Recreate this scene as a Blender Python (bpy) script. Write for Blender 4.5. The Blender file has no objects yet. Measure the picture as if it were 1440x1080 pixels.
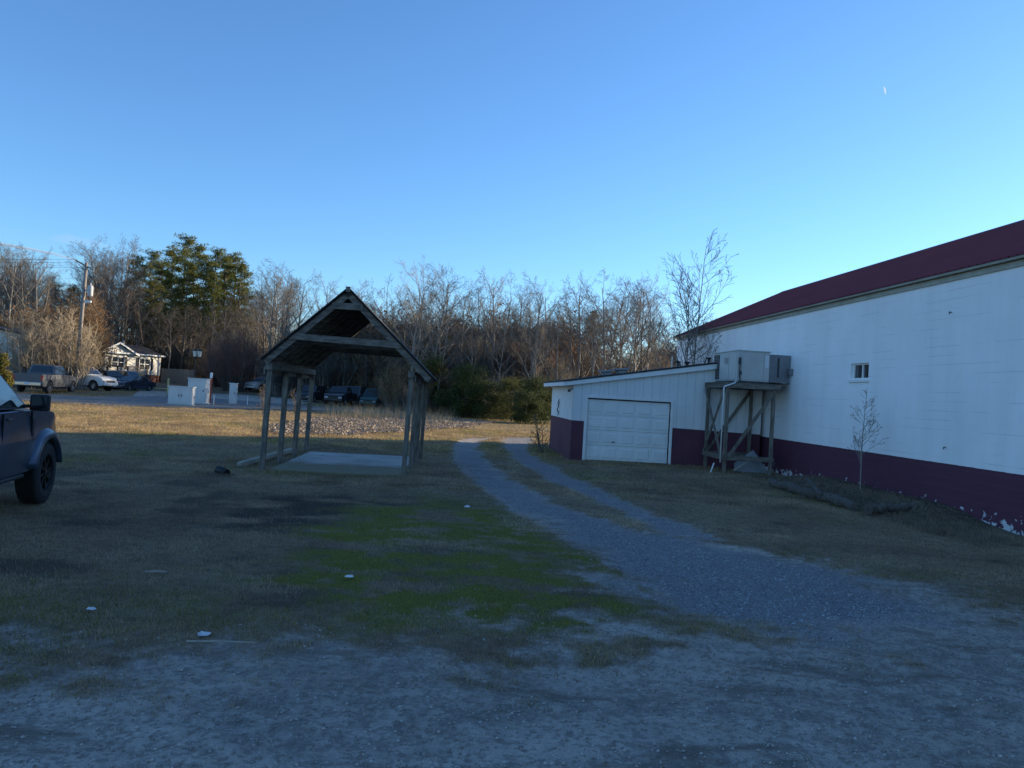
import bpy, bmesh, math, random
import numpy as np
from mathutils import Vector, Matrix
random.seed(7); rng = np.random.default_rng(11)
R = math.radians
sc = bpy.context.scene
col = sc.collection
# ---------------------------------------------------------------- camera model (also used to lay the site out on the ground)
F = 1082.0; CAMH = 2.1; PITCH = R(0.735); ROLL = R(3.25)
fwd = Vector((0, math.cos(PITCH), math.sin(PITCH)))
rt0 = Vector((1, 0, 0)); up0 = Vector((0, -math.sin(PITCH), math.cos(PITCH)))
rt = rt0*math.cos(ROLL) + up0*math.sin(ROLL)
up = -rt0*math.sin(ROLL) + up0*math.cos(ROLL)
CP = Vector((0, 0, CAMH))
def ray(px, py):
    return fwd + rt*((px-720)/F) - up*((py-540)/F)
def G(px, py, z=0.0):
    d = ray(px, py); t = (z-CAMH)/d.z
    p = CP + d*t; return (p.x, p.y)
def at(px, py, depth):
    d = ray(px, py); p = CP + d*(depth/d.y); return p
def hz(px): return 540 + F*math.tan(PITCH) + (px-720)*math.tan(ROLL)
cam = bpy.data.cameras.new('camera'); co = bpy.data.objects.new('camera', cam); col.objects.link(co)
co.matrix_world = Matrix(((rt.x, up.x, -fwd.x, 0), (rt.y, up.y, -fwd.y, 0), (rt.z, up.z, -fwd.z, CAMH), (0, 0, 0, 1)))
cam.sensor_width = 36; cam.lens = F/1440*36; cam.clip_end = 20000; cam.clip_start = 0.05
sc.camera = co
# ---------------------------------------------------------------- light
SUN_AZ = 62.0; SUN_EL = 12.5       # azimuth clockwise from +Y
w = bpy.data.worlds.new('World'); sc.world = w; w.use_nodes = True
nt = w.node_tree; bg = nt.nodes['Background']
sky = nt.nodes.new('ShaderNodeTexSky'); sky.sky_type = 'NISHITA'; sky.sun_disc = False
sky.sun_elevation = R(SUN_EL); sky.sun_rotation = R(SUN_AZ)
sky.air_density = 1.0; sky.dust_density = 0.2; sky.ozone_density = 5.5; sky.altitude = 0
nt.links.new(sky.outputs[0], bg.inputs[0]); bg.inputs[1].default_value = 0.15
sl = bpy.data.lights.new('sun', 'SUN'); sl.energy = 5.0; sl.angle = R(0.5); sl.color = (1.0, 0.84, 0.6)
so = bpy.data.objects.new('sun', sl); col.objects.link(so)
sd = Vector((math.sin(R(SUN_AZ))*math.cos(R(SUN_EL)), math.cos(R(SUN_AZ))*math.cos(R(SUN_EL)), math.sin(R(SUN_EL))))
so.rotation_euler = sd.to_track_quat('Z', 'Y').to_euler(); so.location = (30, 20, 30)
sc.view_settings.view_transform = 'Standard'; sc.view_settings.look = 'None'
sc.view_settings.exposure = 0.9; sc.view_settings.gamma = 1.0
# ---------------------------------------------------------------- materials
def ramp(n, stops):
    cr = n.color_ramp
    while len(cr.elements) > 1: cr.elements.remove(cr.elements[-1])
    cr.elements[0].position = stops[0][0]; cr.elements[0].color = (*stops[0][1], 1) if len(stops[0][1]) == 3 else stops[0][1]
    for p, c in stops[1:]:
        e = cr.elements.new(p); e.color = (*c, 1) if len(c) == 3 else c
class NT:
    def __init__(s, name):
        s.m = bpy.data.materials.new(name); s.m.use_nodes = True; s.t = s.m.node_tree
        s.b = s.t.nodes['Principled BSDF']
    def n(s, typ, **k):
        x = s.t.nodes.new('ShaderNode'+typ)
        for a, v in k.items(): setattr(x, a, v)
        return x
    def l(s, a, b): s.t.links.new(a, b)
    def coord(s, scale=(1, 1, 1), which='Object'):
        tc = s.n('TexCoord'); mp = s.n('Mapping'); mp.inputs['Scale'].default_value = scale
        s.l(tc.outputs[which], mp.inputs[0]); return mp.outputs[0]
    def noise(s, v, scale, detail=6, rough=.6, dist=0):
        x = s.n('TexNoise'); x.inputs['Scale'].default_value = scale; x.inputs['Detail'].default_value = detail
        x.inputs['Roughness'].default_value = rough; x.inputs['Distortion'].default_value = dist
        if v is not None: s.l(v, x.inputs[0])
        return x.outputs[0]
    def ramp(s, f, stops, interp='LINEAR'):
        x = s.n('ValToRGB'); ramp(x, stops); x.color_ramp.interpolation = interp; s.l(f, x.inputs[0]); return x.outputs[0]
    def mix(s, f, a, b, typ='MIX'):
        x = s.n('MixRGB', blend_type=typ)
        for i, v in enumerate((f, a, b)):
            if hasattr(v, 'is_linked') or hasattr(v, 'links'): s.l(v, x.inputs[i])
            else: x.inputs[i].default_value = v if i == 0 else (*v, 1)
        return x.outputs[0]
    def math(s, op, a, b=None):
        x = s.n('Math', operation=op)
        for i, v in enumerate((a, b)):
            if v is None: continue
            if hasattr(v, 'links'): s.l(v, x.inputs[i])
            else: x.inputs[i].default_value = v
        return x.outputs[0]
    def bump(s, h, strength=.3, dist=.02, prev=None):
        x = s.n('Bump'); x.inputs['Strength'].default_value = strength; x.inputs['Distance'].default_value = dist
        s.l(h, x.inputs['Height'])
        if prev is not None: s.l(prev, x.inputs['Normal'])
        s.l(x.outputs[0], s.b.inputs['Normal']); return x.outputs[0]
    def attr(s, name):
        x = s.n('Attribute', attribute_name=name); return x.outputs['Fac']
    def base(s, c): s.l(c, s.b.inputs['Base Color'])
M = {}
def simple(name, c1, c2=None, scale=3, rough=.8, bump=.2, bscale=None, metal=0, coat=0, stretch=(1, 1, 1), bdist=.01, spec=None):
    a = NT(name); v = a.coord(stretch)
    c2 = c2 or tuple(x*.75 for x in c1)
    a.base(a.ramp(a.noise(v, scale), [(.3, c2), (.7, c1)]))
    a.b.inputs['Roughness'].default_value = rough; a.b.inputs['Metallic'].default_value = metal
    a.b.inputs['Coat Weight'].default_value = coat
    if spec is not None: a.b.inputs['Specular IOR Level'].default_value = spec
    if bump: a.bump(a.noise(v, bscale or scale*6), bump, bdist)
    M[name] = a.m; return a.m
simple('weathered_wood', (.27, .235, .19), (.075, .062, .05), 2.5, .9, .5, 10, stretch=(6, 6, 1.2), bdist=.012)
simple('weathered_beam', (.26, .22, .18), (.06, .05, .042), 3, .9, .5, 10, stretch=(1.2, 6, 6), bdist=.012)
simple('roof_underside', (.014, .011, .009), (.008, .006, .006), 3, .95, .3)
simple('shingle', (.05, .045, .045), (.025, .023, .023), 8, .9, .6, 30)
simple('concrete', (.48, .45, .41), (.3, .28, .25), 1.2, .9, .3, 20)
simple('trim_white', (.86, .85, .81), (.76, .75, .71), 2, .6, .15, 20)
simple('trim_cream', (.42, .4, .33), (.3, .28, .22), 3, .7, .1)
simple('cabinet_white', (.64, .65, .62), (.54, .55, .53), 1.5, .5, .05)
simple('galvanised', (.36, .37, .38), (.24, .25, .26), 4, .5, .05, metal=.4)
simple('ac_panel', (.55, .54, .5), (.46, .45, .42), 2, .55, .05)
simple('ac_dark', (.05, .05, .055), (.03, .03, .03), 30, .6, .5, 60)
simple('duct_grey', (.24, .25, .26), (.17, .17, .18), 3, .5, .05, metal=.3)
simple('pvc', (.78, .78, .76), (.7, .7, .68), 5, .4, 0)
simple('black_iron', (.02, .02, .02), (.012, .012, .012), 8, .6, .1)
simple('rubber', (.022, .022, .024), (.012, .012, .012), 20, .85, .3, 60)
simple('rim_silver', (.5, .5, .52), (.35, .35, .37), 8, .3, 0, metal=.9)
simple('rim_dark', (.03, .03, .034), (.02, .02, .02), 8, .35, 0, metal=.6)
simple('black_plastic', (.022, .022, .024), (.016, .016, .018), 15, .6, .1)
simple('under_dark', (.012, .012, .012), (.008, .008, .008), 8, .95, 0)
simple('chrome', (.6, .6, .6), (.5, .5, .5), 8, .15, 0, metal=1)
simple('plate', (.7, .7, .72), (.6, .6, .62), 9, .5, 0)
simple('shutter_dark', (.035, .025, .025), (.02, .015, .015), 6, .7, .1)
simple('brick', (.32, .12, .07), (.2, .08, .05), 14, .9, .4)
simple('deck_wood', (.12, .1, .08), (.06, .05, .04), 6, .9, .3)
simple('fence_wood', (.3, .25, .19), (.16, .13, .1), 5, .9, .3, stretch=(4, 4, 1))
simple('pole_wood', (.3, .26, .22), (.17, .14, .12), 3, .9, .4, stretch=(6, 6, .6))
simple('transformer', (.5, .5, .48), (.4, .4, .38), 4, .5, .05)
simple('yellow_post', (.6, .48, .2), (.45, .36, .16), 4, .7, .1)
simple('marker_red', (.5, .08, .04), (.4, .06, .03), 4, .6, 0)
simple('paper', (.75, .76, .78), (.6, .62, .65), 12, .7, .3)
simple('dead_stick', (.42, .38, .32), (.25, .22, .18), 9, .9, .3)
simple('bark_log', (.17, .14, .115), (.05, .042, .035), 7, .95, .9, 14, stretch=(1, 4, 4), bdist=.03)
simple('grey_board', (.27, .28, .29), (.18, .18, .19), 2, .8, .1)
a = NT('slab_stain'); v = a.coord(); tc = a.n('TexCoord'); sep = a.n('SeparateXYZ'); a.l(tc.outputs['Object'], sep.inputs[0])
st_ = a.math('ADD', sep.outputs[1], a.math('MULTIPLY', a.noise(v, 1.5, 5), 1.6))
c_ = a.ramp(a.noise(v, 1.2, 6), [(.3, (.33, .31, .28)), (.7, (.55, .52, .48))])
sm_ = a.n('MapRange'); a.l(st_, sm_.inputs[0]); sm_.inputs[1].default_value = 3.1; sm_.inputs[2].default_value = 2.4; sm_.inputs[3].default_value = .0; sm_.inputs[4].default_value = .9
c_ = a.mix(sm_.outputs[0], c_, (.2, .16, .08)); c_ = a.mix(a.ramp(a.noise(v, 3.5, 6, .7), [(.58, (0, 0, 0)), (.68, (.7,)*3)]), c_, (.1, .085, .07))
a.base(c_); a.b.inputs['Roughness'].default_value = .85; a.bump(a.noise(v, 30), .3, .01); M['slab_stain'] = a.m
simple('asphalt', (.2, .2, .2), (.13, .13, .13), 1.2, .9, .4, 60)
def paint(name, c, rough=.3, metal=.3):
    a = NT(name); v = a.coord()
    n = a.noise(v, 1.5, 5)
    a.base(a.ramp(n, [(.35, tuple(x*.85 for x in c)), (.7, c)]))
    a.l(a.ramp(a.noise(v, 3, 6), [(.3, (rough,)*3), (.75, (rough+.25,)*3)]), a.b.inputs['Roughness'])
    a.b.inputs['Metallic'].default_value = metal; a.b.inputs['Coat Weight'].default_value = .5; a.b.inputs['Coat Roughness'].default_value = .08
    M[name] = a.m; return a.m
paint('paint_slate', (.045, .07, .11), .28, .4)
paint('paint_grey', (.13, .135, .145), .35, .5)
paint('paint_white', (.7, .7, .68), .35, 0)
paint('paint_black', (.015, .016, .02), .25, .2)
paint('paint_blue', (.035, .042, .06), .25, .4)
paint('paint_silver', (.4, .4, .42), .3, .6)
paint('paint_maroon', (.12, .02, .02), .35, .2)
paint('paint_teal', (.03, .09, .08), .35, .2)
def glassm(name, c=(.012, .014, .016), rough=.05, spec=.5):
    a = NT(name); a.b.inputs['Roughness'].default_value = rough
    v = a.coord(); a.base(a.ramp(a.noise(v, 2), [(.3, c), (.8, tuple(x*1.8 for x in c))]))
    a.b.inputs['Specular IOR Level'].default_value = spec; a.b.inputs['Coat Weight'].default_value = .6; a.b.inputs['Coat Roughness'].default_value = .02
    M[name] = a.m; return a.m
glassm('car_glass'); glassm('window_glass', (.03, .035, .04), .08)
def lamp_plastic(name, c):
    a = NT(name); v = a.coord(); a.base(a.ramp(a.noise(v, 25), [(.3, tuple(x*.7 for x in c)), (.7, c)]))
    a.b.inputs['Roughness'].default_value = .15; a.b.inputs['Coat Weight'].default_value = .5; M[name] = a.m
lamp_plastic('tail_red', (.5, .02, .015)); lamp_plastic('head_clear', (.55, .56, .58)); lamp_plastic('globe', (.75, .72, .62))
# barks and twigs
def bark(name, c1, c2): simple(name, c1, c2, 1.2, .95, .4, 9, bdist=.03)
bark('bark_grey', (.27, .235, .2), (.15, .13, .11))
bark('bark_dark', (.16, .13, .105), (.08, .065, .055))
bark('bark_pale', (.34, .3, .25), (.19, .165, .14))
bark('twig_grey', (.19, .16, .13), (.11, .095, .08))
bark('twig_tan', (.42, .33, .22), (.25, .195, .13))
bark('twig_red', (.28, .15, .11), (.16, .09, .065))
bark('twig_dark', (.15, .12, .09), (.09, .07, .055))
bark('twig_orange', (.38, .25, .14), (.23, .15, .085))
def leaf(name, c1, c2, trans=.3):
    a = NT(name); g = a.n('NewGeometry')
    c = a.ramp(g.outputs['Random Per Island'], [(0, c2), (.5, c1), (1, tuple(x*1.4 for x in c1))]); a.base(c)
    a.b.inputs['Roughness'].default_value = .7; a.b.inputs['Specular IOR Level'].default_value = .2
    tr = a.n('BsdfTranslucent'); a.l(c, tr.inputs[0]); mx = a.n('MixShader'); mx.inputs[0].default_value = trans
    a.l(a.b.outputs[0], mx.inputs[1]); a.l(tr.outputs[0], mx.inputs[2])
    a.l(mx.outputs[0], a.t.nodes['Material Output'].inputs[0]); M[name] = a.m
leaf('needles_pine', (.15, .15, .035), (.07, .08, .022))
leaf('leaf_evergreen', (.065, .08, .026), (.03, .04, .013))
leaf('leaf_cedar', (.1, .1, .03), (.05, .055, .018))
leaf('leaf_golden', (.2, .17, .04), (.1, .09, .025))
leaf('leaf_brown', (.24, .13, .055), (.12, .07, .035))
leaf('leaf_litter', (.32, .255, .2), (.17, .13, .1), .1)
# grass with painted-in blade colour
a = NT('grass_blades'); at_ = a.n('Attribute', attribute_name='Col'); a.base(at_.outputs['Color'])
a.b.inputs['Roughness'].default_value = .85; a.b.inputs['Specular IOR Level'].default_value = .15
tr = a.n('BsdfTranslucent'); a.l(at_.outputs['Color'], tr.inputs[0]); mx = a.n('MixShader'); mx.inputs[0].default_value = .38
a.l(a.b.outputs[0], mx.inputs[1]); a.l(tr.outputs[0], mx.inputs[2]); a.l(mx.outputs[0], a.t.nodes['Material Output'].inputs[0]); M['grass'] = a.m
a = NT('pebble'); at_ = a.n('Attribute', attribute_name='Col'); a.base(at_.outputs['Color']); a.b.inputs['Roughness'].default_value = .8; M['pebble'] = a.m
# block wall: u = local x along the wall, z up. maroon dado below, flaking at the foot
def blockwall(name, band, slope=0.0):
    a = NT(name); tc = a.n('TexCoord'); sep = a.n('SeparateXYZ'); a.l(tc.outputs['Object'], sep.inputs[0])
    cmb = a.n('CombineXYZ'); a.l(sep.outputs[0], cmb.inputs[0]); a.l(sep.outputs[2], cmb.inputs[1])
    bk = a.n('TexBrick'); a.l(cmb.outputs[0], bk.inputs[0]); bk.inputs['Scale'].default_value = 1
    bk.inputs['Brick Width'].default_value = .41; bk.inputs['Row Height'].default_value = .205; bk.inputs['Mortar Size'].default_value = .006; bk.inputs['Mortar Smooth'].default_value = .4
    fac = bk.outputs['Fac']                      # 1 on mortar
    # horizontal joints only
    zz = a.math('FRACT', a.math('DIVIDE', sep.outputs[2], .205))
    hj = a.math('LESS_THAN', zz, .055)
    n1 = a.noise(cmb.outputs[0], .55, 4, .6); n2 = a.noise(cmb.outputs[0], 1.6, 5)
    v2 = a.n('Mapping'); v2.inputs['Scale'].default_value = (1.2, .12, 1); a.l(cmb.outputs[0], v2.inputs[0]); n3 = a.noise(v2.outputs[0], 1.5, 5)
    white = a.ramp(n1, [(.3, (.85, .83, .81)), (.7, (.93, .91, .89))])
    white = a.mix(a.ramp(n3, [(.45, (0, 0, 0)), (.75, (.3, .3, .3))]), white, (.68, .65, .61))
    v4 = a.n('Mapping'); v4.inputs['Scale'].default_value = (.5, 2.2, 1); v4.inputs['Location'].default_value = (3, 7, 0); a.l(cmb.outputs[0], v4.inputs[0])
    v5 = a.n('Mapping'); v5.inputs['Scale'].default_value = (3.5, .35, 1); a.l(cmb.outputs[0], v5.inputs[0])
    white = a.mix(a.ramp(a.noise(v5.outputs[0], 1.3, 6, .7), [(.58, (0, 0, 0)), (.75, (.16, .16, .16))]), white, (.5, .45, .4))
    jm = a.math('MULTIPLY', hj, a.ramp(a.noise(v4.outputs[0], 1.1, 5, .65), [(.5, (0, 0, 0)), (.6, (1, 1, 1))]))
    jm = a.math('ADD', a.math('MULTIPLY', jm, .38), a.math('MULTIPLY', a.math('MULTIPLY', fac, a.ramp(n2, [(.48, (0, 0, 0)), (.68, (1, 1, 1))])), .07))
    white = a.mix(jm, white, (.3, .28, .3))
    mar = a.ramp(n1, [(.3, (.08, .021, .042)), (.75, (.11, .03, .057))])
    mar = a.mix(a.math('MULTIPLY', hj, .22), mar, (.2, .1, .12))
    fl = a.noise(cmb.outputs[0], 5.5, 7, .68, .4)
    low = a.n('MapRange'); a.l(sep.outputs[2], low.inputs[0]); low.inputs[1].default_value = .02; low.inputs[2].default_value = .6; low.inputs[3].default_value = .49; low.inputs[4].default_value = .78
    flm = a.math('GREATER_THAN', fl, low.outputs[0])
    mar = a.mix(flm, mar, (.6, .6, .6))
    edge = a.math('ADD', a.math('MULTIPLY', a.math('SUBTRACT', a.noise(cmb.outputs[0], 6), .5), .02), a.math('ADD', a.math('MULTIPLY', sep.outputs[0], slope), band))
    a.base(a.mix(a.math('LESS_THAN', sep.outputs[2], edge), white, mar))
    a.b.inputs['Roughness'].default_value = .75
    h = a.math('ADD', a.math('MULTIPLY', fac, -.7), a.math('MULTIPLY', a.noise(cmb.outputs[0], 25, 6), .35))
    a.bump(h, .25, .008); M[name] = a.m; return a.m
blockwall('block_wall', 1.12)
def siding(name, band, slope):
    a = NT(name); tc = a.n('TexCoord'); sep = a.n('SeparateXYZ'); a.l(tc.outputs['Object'], sep.inputs[0])
    fr = a.math('FRACT', a.math('DIVIDE', a.math('ADD', sep.outputs[0], sep.outputs[1]), .3)); gr = a.math('LESS_THAN', fr, .05)
    n1 = a.noise(tc.outputs['Object'], .8, 5)
    white = a.ramp(n1, [(.3, (.72, .71, .68)), (.7, (.85, .84, .81))])
    v2 = a.n('Mapping'); v2.inputs['Scale'].default_value = (5, 5, .35); a.l(tc.outputs['Object'], v2.inputs[0])
    white = a.mix(a.ramp(a.noise(v2.outputs[0], 1.2), [(.5, (0, 0, 0)), (.8, (.25, .25, .25))]), white, (.5, .46, .4))
    mar = a.ramp(n1, [(.3, (.095, .027, .045)), (.7, (.13, .04, .062))])
    edge = a.math('ADD', a.math('MULTIPLY', a.math('SUBTRACT', a.noise(tc.outputs['Object'], 7), .5), .02), a.math('ADD', a.math('MULTIPLY', sep.outputs[0], slope), band))
    c = a.mix(a.math('LESS_THAN', sep.outputs[2], edge), white, mar)
    a.base(a.mix(a.math('MULTIPLY', gr, .3), c, (.05, .04, .05))); a.b.inputs['Roughness'].default_value = .75
    a.bump(a.math('ADD', a.math('MULTIPLY', gr, -1), a.math('MULTIPLY', a.noise(v2.outputs[0], 8), .2)), .5, .01); M[name] = a.m
siding('siding', 1.33, -.022)
a = NT('metal_roof'); v = a.coord(); a.base(a.ramp(a.noise(v, .6, 6), [(.3, (.2, .042, .05)), (.7, (.25, .054, .062))])); a.b.inputs['Roughness'].default_value = .6; a.b.inputs['Specular IOR Level'].default_value = .2; M['metal_roof'] = a.m
a = NT('vinyl'); tc = a.n('TexCoord'); sep = a.n('SeparateXYZ'); a.l(tc.outputs['Object'], sep.inputs[0])
fr = a.math('FRACT', a.math('DIVIDE', sep.outputs[2], .12)); a.base(a.mix(a.math('LESS_THAN', fr, .12), (.66, .63, .56), (.4, .38, .34))); a.b.inputs['Roughness'].default_value = .6
a.bump(fr, .3, .01); M['vinyl'] = a.m
# ---------------------------------------------------------------- mesh builder
class MB:
    def __init__(s): s.v = []; s.f = []
    def add(s, vs, fs):
        o = len(s.v); s.v.extend(tuple(p) for p in vs); s.f.extend(tuple(i+o for i in f) for f in fs); return s
    def box(s, c, d, rot=None):
        x, y, z = [k/2 for k in d]
        vs = [Vector((sx*x, sy*y, sz*z)) for sz in (-1, 1) for sy in (-1, 1) for sx in (-1, 1)]
        if rot is not None: vs = [rot @ p for p in vs]
        c = Vector(c)
        return s.add([p+c for p in vs], [(0, 2, 3, 1), (4, 5, 7, 6), (0, 1, 5, 4), (2, 6, 7, 3), (0, 4, 6, 2), (1, 3, 7, 5)])
    def bar(s, p0, p1, w, h, upv=(0, 0, 1)):
        p0 = Vector(p0); p1 = Vector(p1); d = (p1-p0); L = d.length; d.normalize(); u = Vector(upv)
        if abs(d.dot(u)) > .98: u = Vector((0, 1, 0))
        sx = d.cross(u).normalized(); sz = sx.cross(d).normalized()
        rot = Matrix((d, sx, sz)).transposed()
        return s.box((p0+p1)/2, (L, w, h), rot)
    def tube(s, pts, rad, n=6, cap=True):
        pts = [Vector(p) for p in pts]; k = len(pts)
        if not hasattr(rad, '__len__'): rad = [rad]*k
        vs = []; fs = []; ref = None
        for i, p in enumerate(pts):
            t = (pts[min(i+1, k-1)]-pts[max(i-1, 0)])
            t = t.normalized() if t.length > 1e-9 else Vector((0, 0, 1))
            if ref is None: ref = Vector((1, 0, 0)) if abs(t.x) < .8 else Vector((0, 1, 0))
            a_ = (ref - t*ref.dot(t)).normalized(); b_ = t.cross(a_); ref = a_
            for j in range(n):
                q = 2*math.pi*j/n; vs.append(p + a_*(math.cos(q)*rad[i]) + b_*(math.sin(q)*rad[i]))
        for i in range(k-1):
            for j in range(n):
                j2 = (j+1) % n; fs.append((i*n+j, i*n+j2, (i+1)*n+j2, (i+1)*n+j))
        if cap: fs.append(tuple(range(n-1, -1, -1))); fs.append(tuple(range((k-1)*n, k*n)))
        return s.add(vs, fs)
    def lathe(s, prof, n=24, axis='Z', c=(0, 0, 0)):
        vs = []; fs = []; k = len(prof); c = Vector(c)
        for (r, h) in prof:
            for j in range(n):
                q = 2*math.pi*j/n; x, y = r*math.cos(q), r*math.sin(q)
                p = (x, y, h) if axis == 'Z' else ((x, h, y) if axis == 'Y' else (h, x, y))
                vs.append(Vector(p)+c)
        for i in range(k-1):
            for j in range(n):
                j2 = (j+1) % n; fs.append((i*n+j, i*n+j2, (i+1)*n+j2, (i+1)*n+j))
        return s.add(vs, fs)
    def prism(s, poly, y0, y1):            # poly of (x,z) extruded along y
        n = len(poly); vs = [(x, y0, z) for x, z in poly]+[(x, y1, z) for x, z in poly]
        fs = [tuple(range(n)), tuple(range(2*n-1, n-1, -1))]+[(i, i+n, (i+1) % n+n, (i+1) % n) for i in range(n)]
        return s.add(vs, fs)
    def quad(s, a_, b_, c_, d_): return s.add([a_, b_, c_, d_], [(0, 1, 2, 3)])
    def mesh(s, name, smooth=False):
        me = bpy.data.meshes.new(name); me.from_pydata(s.v, [], s.f)
        if smooth: me.polygons.foreach_set('use_smooth', [True]*len(me.polygons))
        me.update(); return me
    def build(s, name, m, parent=None, smooth=False, bevel=0, segs=2, fixn=True):
        me = s.mesh(name, smooth)
        if fixn:
            bm = bmesh.new(); bm.from_mesh(me); bmesh.ops.recalc_face_normals(bm, faces=bm.faces); bm.to_mesh(me); bm.free()
        me.materials.append(m if not isinstance(m, str) else M[m])
        o = bpy.data.objects.new(name, me); col.objects.link(o)
        if parent: o.parent = parent
        if bevel:
            b = o.modifiers.new('bevel', 'BEVEL'); b.width = bevel; b.segments = segs; b.limit_method = 'ANGLE'; b.angle_limit = R(35)
        return o
def tag(o, label=None, cat=None, group=None, kind=None):
    if label: o['label'] = label
    if cat: o['category'] = cat
    if group: o['group'] = group
    if kind: o['kind'] = kind
    return o
def empty(name, loc, rz=0, label=None, cat=None, group=None):
    o = bpy.data.objects.new(name, None); col.objects.link(o); o.empty_display_size = .3
    o.location = loc; o.rotation_euler = (0, 0, rz); return tag(o, label, cat, group)
def copy_tree(o, parent=None):
    c = o.copy(); col.objects.link(c); c.parent = parent
    for ch in list(o.children): copy_tree(ch, c)
    return c
# ---------------------------------------------------------------- site frame and ground height
BD = Vector((-.08, 1, 0)).normalized(); BP = Vector((1, .08, 0)).normalized()     # along / across the long building
BANG = math.atan2(BP.y, BP.x)
def wallx(y): return 10.88-.08*y
def ss(a_, b_, x):
    t = np.clip((np.asarray(x, float)-a_)/(b_-a_), 0, 1); return t*t*(3-2*t)
def H(x, y):
    x = np.asarray(x, float); y = np.asarray(y, float)
    left = 1-ss(-30, -14, x)
    z = left*(.3*ss(56, 67, y)+.75*ss(80, 92, y))
    d = wallx(y)-x                                   # distance out from the long wall
    z = z + .26*ss(1.7, .5, d)*ss(14.5, 17, y)*(1-ss(21.5, 24, y))*(x < 11)
    z = z + .16*np.exp(-(((x+5.95)/.55)**2+((y-24.2)/.7)**2))+.10*np.exp(-(((x+4.9)/.8)**2+((y-24.6)/.5)**2))
    z = z + 1.5*ss(150, 600, np.hypot(x, y))
    return z
def Hf(x, y): return float(H(x, y))
# ---------------------------------------------------------------- value noise in numpy
_tab = rng.random((256, 256))
def vn(x, y):
    x = np.asarray(x, float); y = np.asarray(y, float)
    xi = np.floor(x).astype(int); yi = np.floor(y).astype(int); fx = x-xi; fy = y-yi
    fx = fx*fx*(3-2*fx); fy = fy*fy*(3-2*fy)
    a_ = _tab[xi & 255, yi & 255]; b_ = _tab[(xi+1) & 255, yi & 255]; c_ = _tab[xi & 255, (yi+1) & 255]; d_ = _tab[(xi+1) & 255, (yi+1) & 255]
    return (a_*(1-fx)+b_*fx)*(1-fy)+(c_*(1-fx)+d_*fx)*fy
def fbm(x, y, s, o=4):
    r = 0; a_ = .5; t = 0
    for i in range(o):
        r = r+a_*vn(x*s+17*i, y*s+31*i); t += a_; a_ *= .55; s *= 2.03
    return r/t
def sdist(poly, x, y):                    # signed distance, positive inside
    P = np.array(poly, float); n = len(P); d = np.full(x.shape, 1e9); ins = np.zeros(x.shape, bool)
    for i in range(n):
        a_ = P[i]; b_ = P[(i+1) % n]; e = b_-a_; wx = x-a_[0]; wy = y-a_[1]
        t = np.clip((wx*e[0]+wy*e[1])/(e@e+1e-9), 0, 1)
        d = np.minimum(d, (wx-e[0]*t)**2+(wy-e[1]*t)**2)
        c1 = (a_[1] <= y) != (b_[1] <= y)
        with np.errstate(divide='ignore', invalid='ignore'):
            xc = a_[0]+(y-a_[1])*e[0]/(e[1] if abs(e[1]) > 1e-12 else 1e-12)
        ins ^= c1 & (x < xc)
    return np.where(ins, 1, -1)*np.sqrt(d)
def gp(pts): return [G(*p) for p in pts]
# ground zones, measured on the ground
P_LOT = gp([(-300, 925), (0, 925), (160, 930), (330, 915), (450, 900), (600, 903), (750, 888), (880, 893), (1010, 905), (1100, 893), (960, 856), (890, 815), (1020, 765), (1100, 776), (1200, 795), (1300, 820), (1440, 858), (1700, 920)])+[(9.0, 3.0), (9.5, -15), (-25, -15), (-12, 4.5)]
P_TL = gp([(652, 615.5), (634, 624), (634, 636), (646, 660), (690, 697), (760, 737), (850, 790), (910, 822), (960, 858), (1100, 880), (1200, 800), (1060, 768), (960, 752), (880, 741), (800, 712), (740, 684), (692, 652), (676, 632), (680, 620), (700, 614.5)])
P_TR = gp([(706, 615), (703, 627), (722, 645), (770, 675), (830, 700), (880, 722), (925, 745), (1000, 760), (1030, 760), (960, 735), (905, 714), (860, 694), (800, 668), (752, 640), (742, 628), (752, 615)])
P_BLUE = gp([(930, 745), (1060, 772), (1200, 800), (1330, 850), (1350, 880), (1250, 892), (1100, 900), (1000, 868), (940, 842), (860, 790), (760, 737), (690, 697), (646, 660), (634, 636), (634, 624), (676, 622), (692, 652), (740, 684), (800, 712)])
P_GREEN = gp([(430, 745), (540, 703), (690, 712), (780, 745), (880, 800), (955, 850), (900, 888), (700, 893), (480, 888), (360, 850), (380, 800)])
P_GREEN2 = gp([(150, 790), (420, 760), (520, 900), (300, 915), (60, 880)])
P_DARK = gp([(270, 705), (400, 693), (560, 690), (640, 705), (560, 722), (470, 745), (500, 790), (700, 790), (720, 830), (400, 800), (330, 760)])
P_LIT = gp([(430, 590), (560, 586), (640, 590), (690, 594), (650, 603), (560, 608), (480, 612), (400, 611), (370, 604)])
P_FARDRIVE = gp([(640, 612), (700, 605), (760, 606), (850, 612), (850, 618), (760, 618), (700, 616), (650, 618)])
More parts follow.
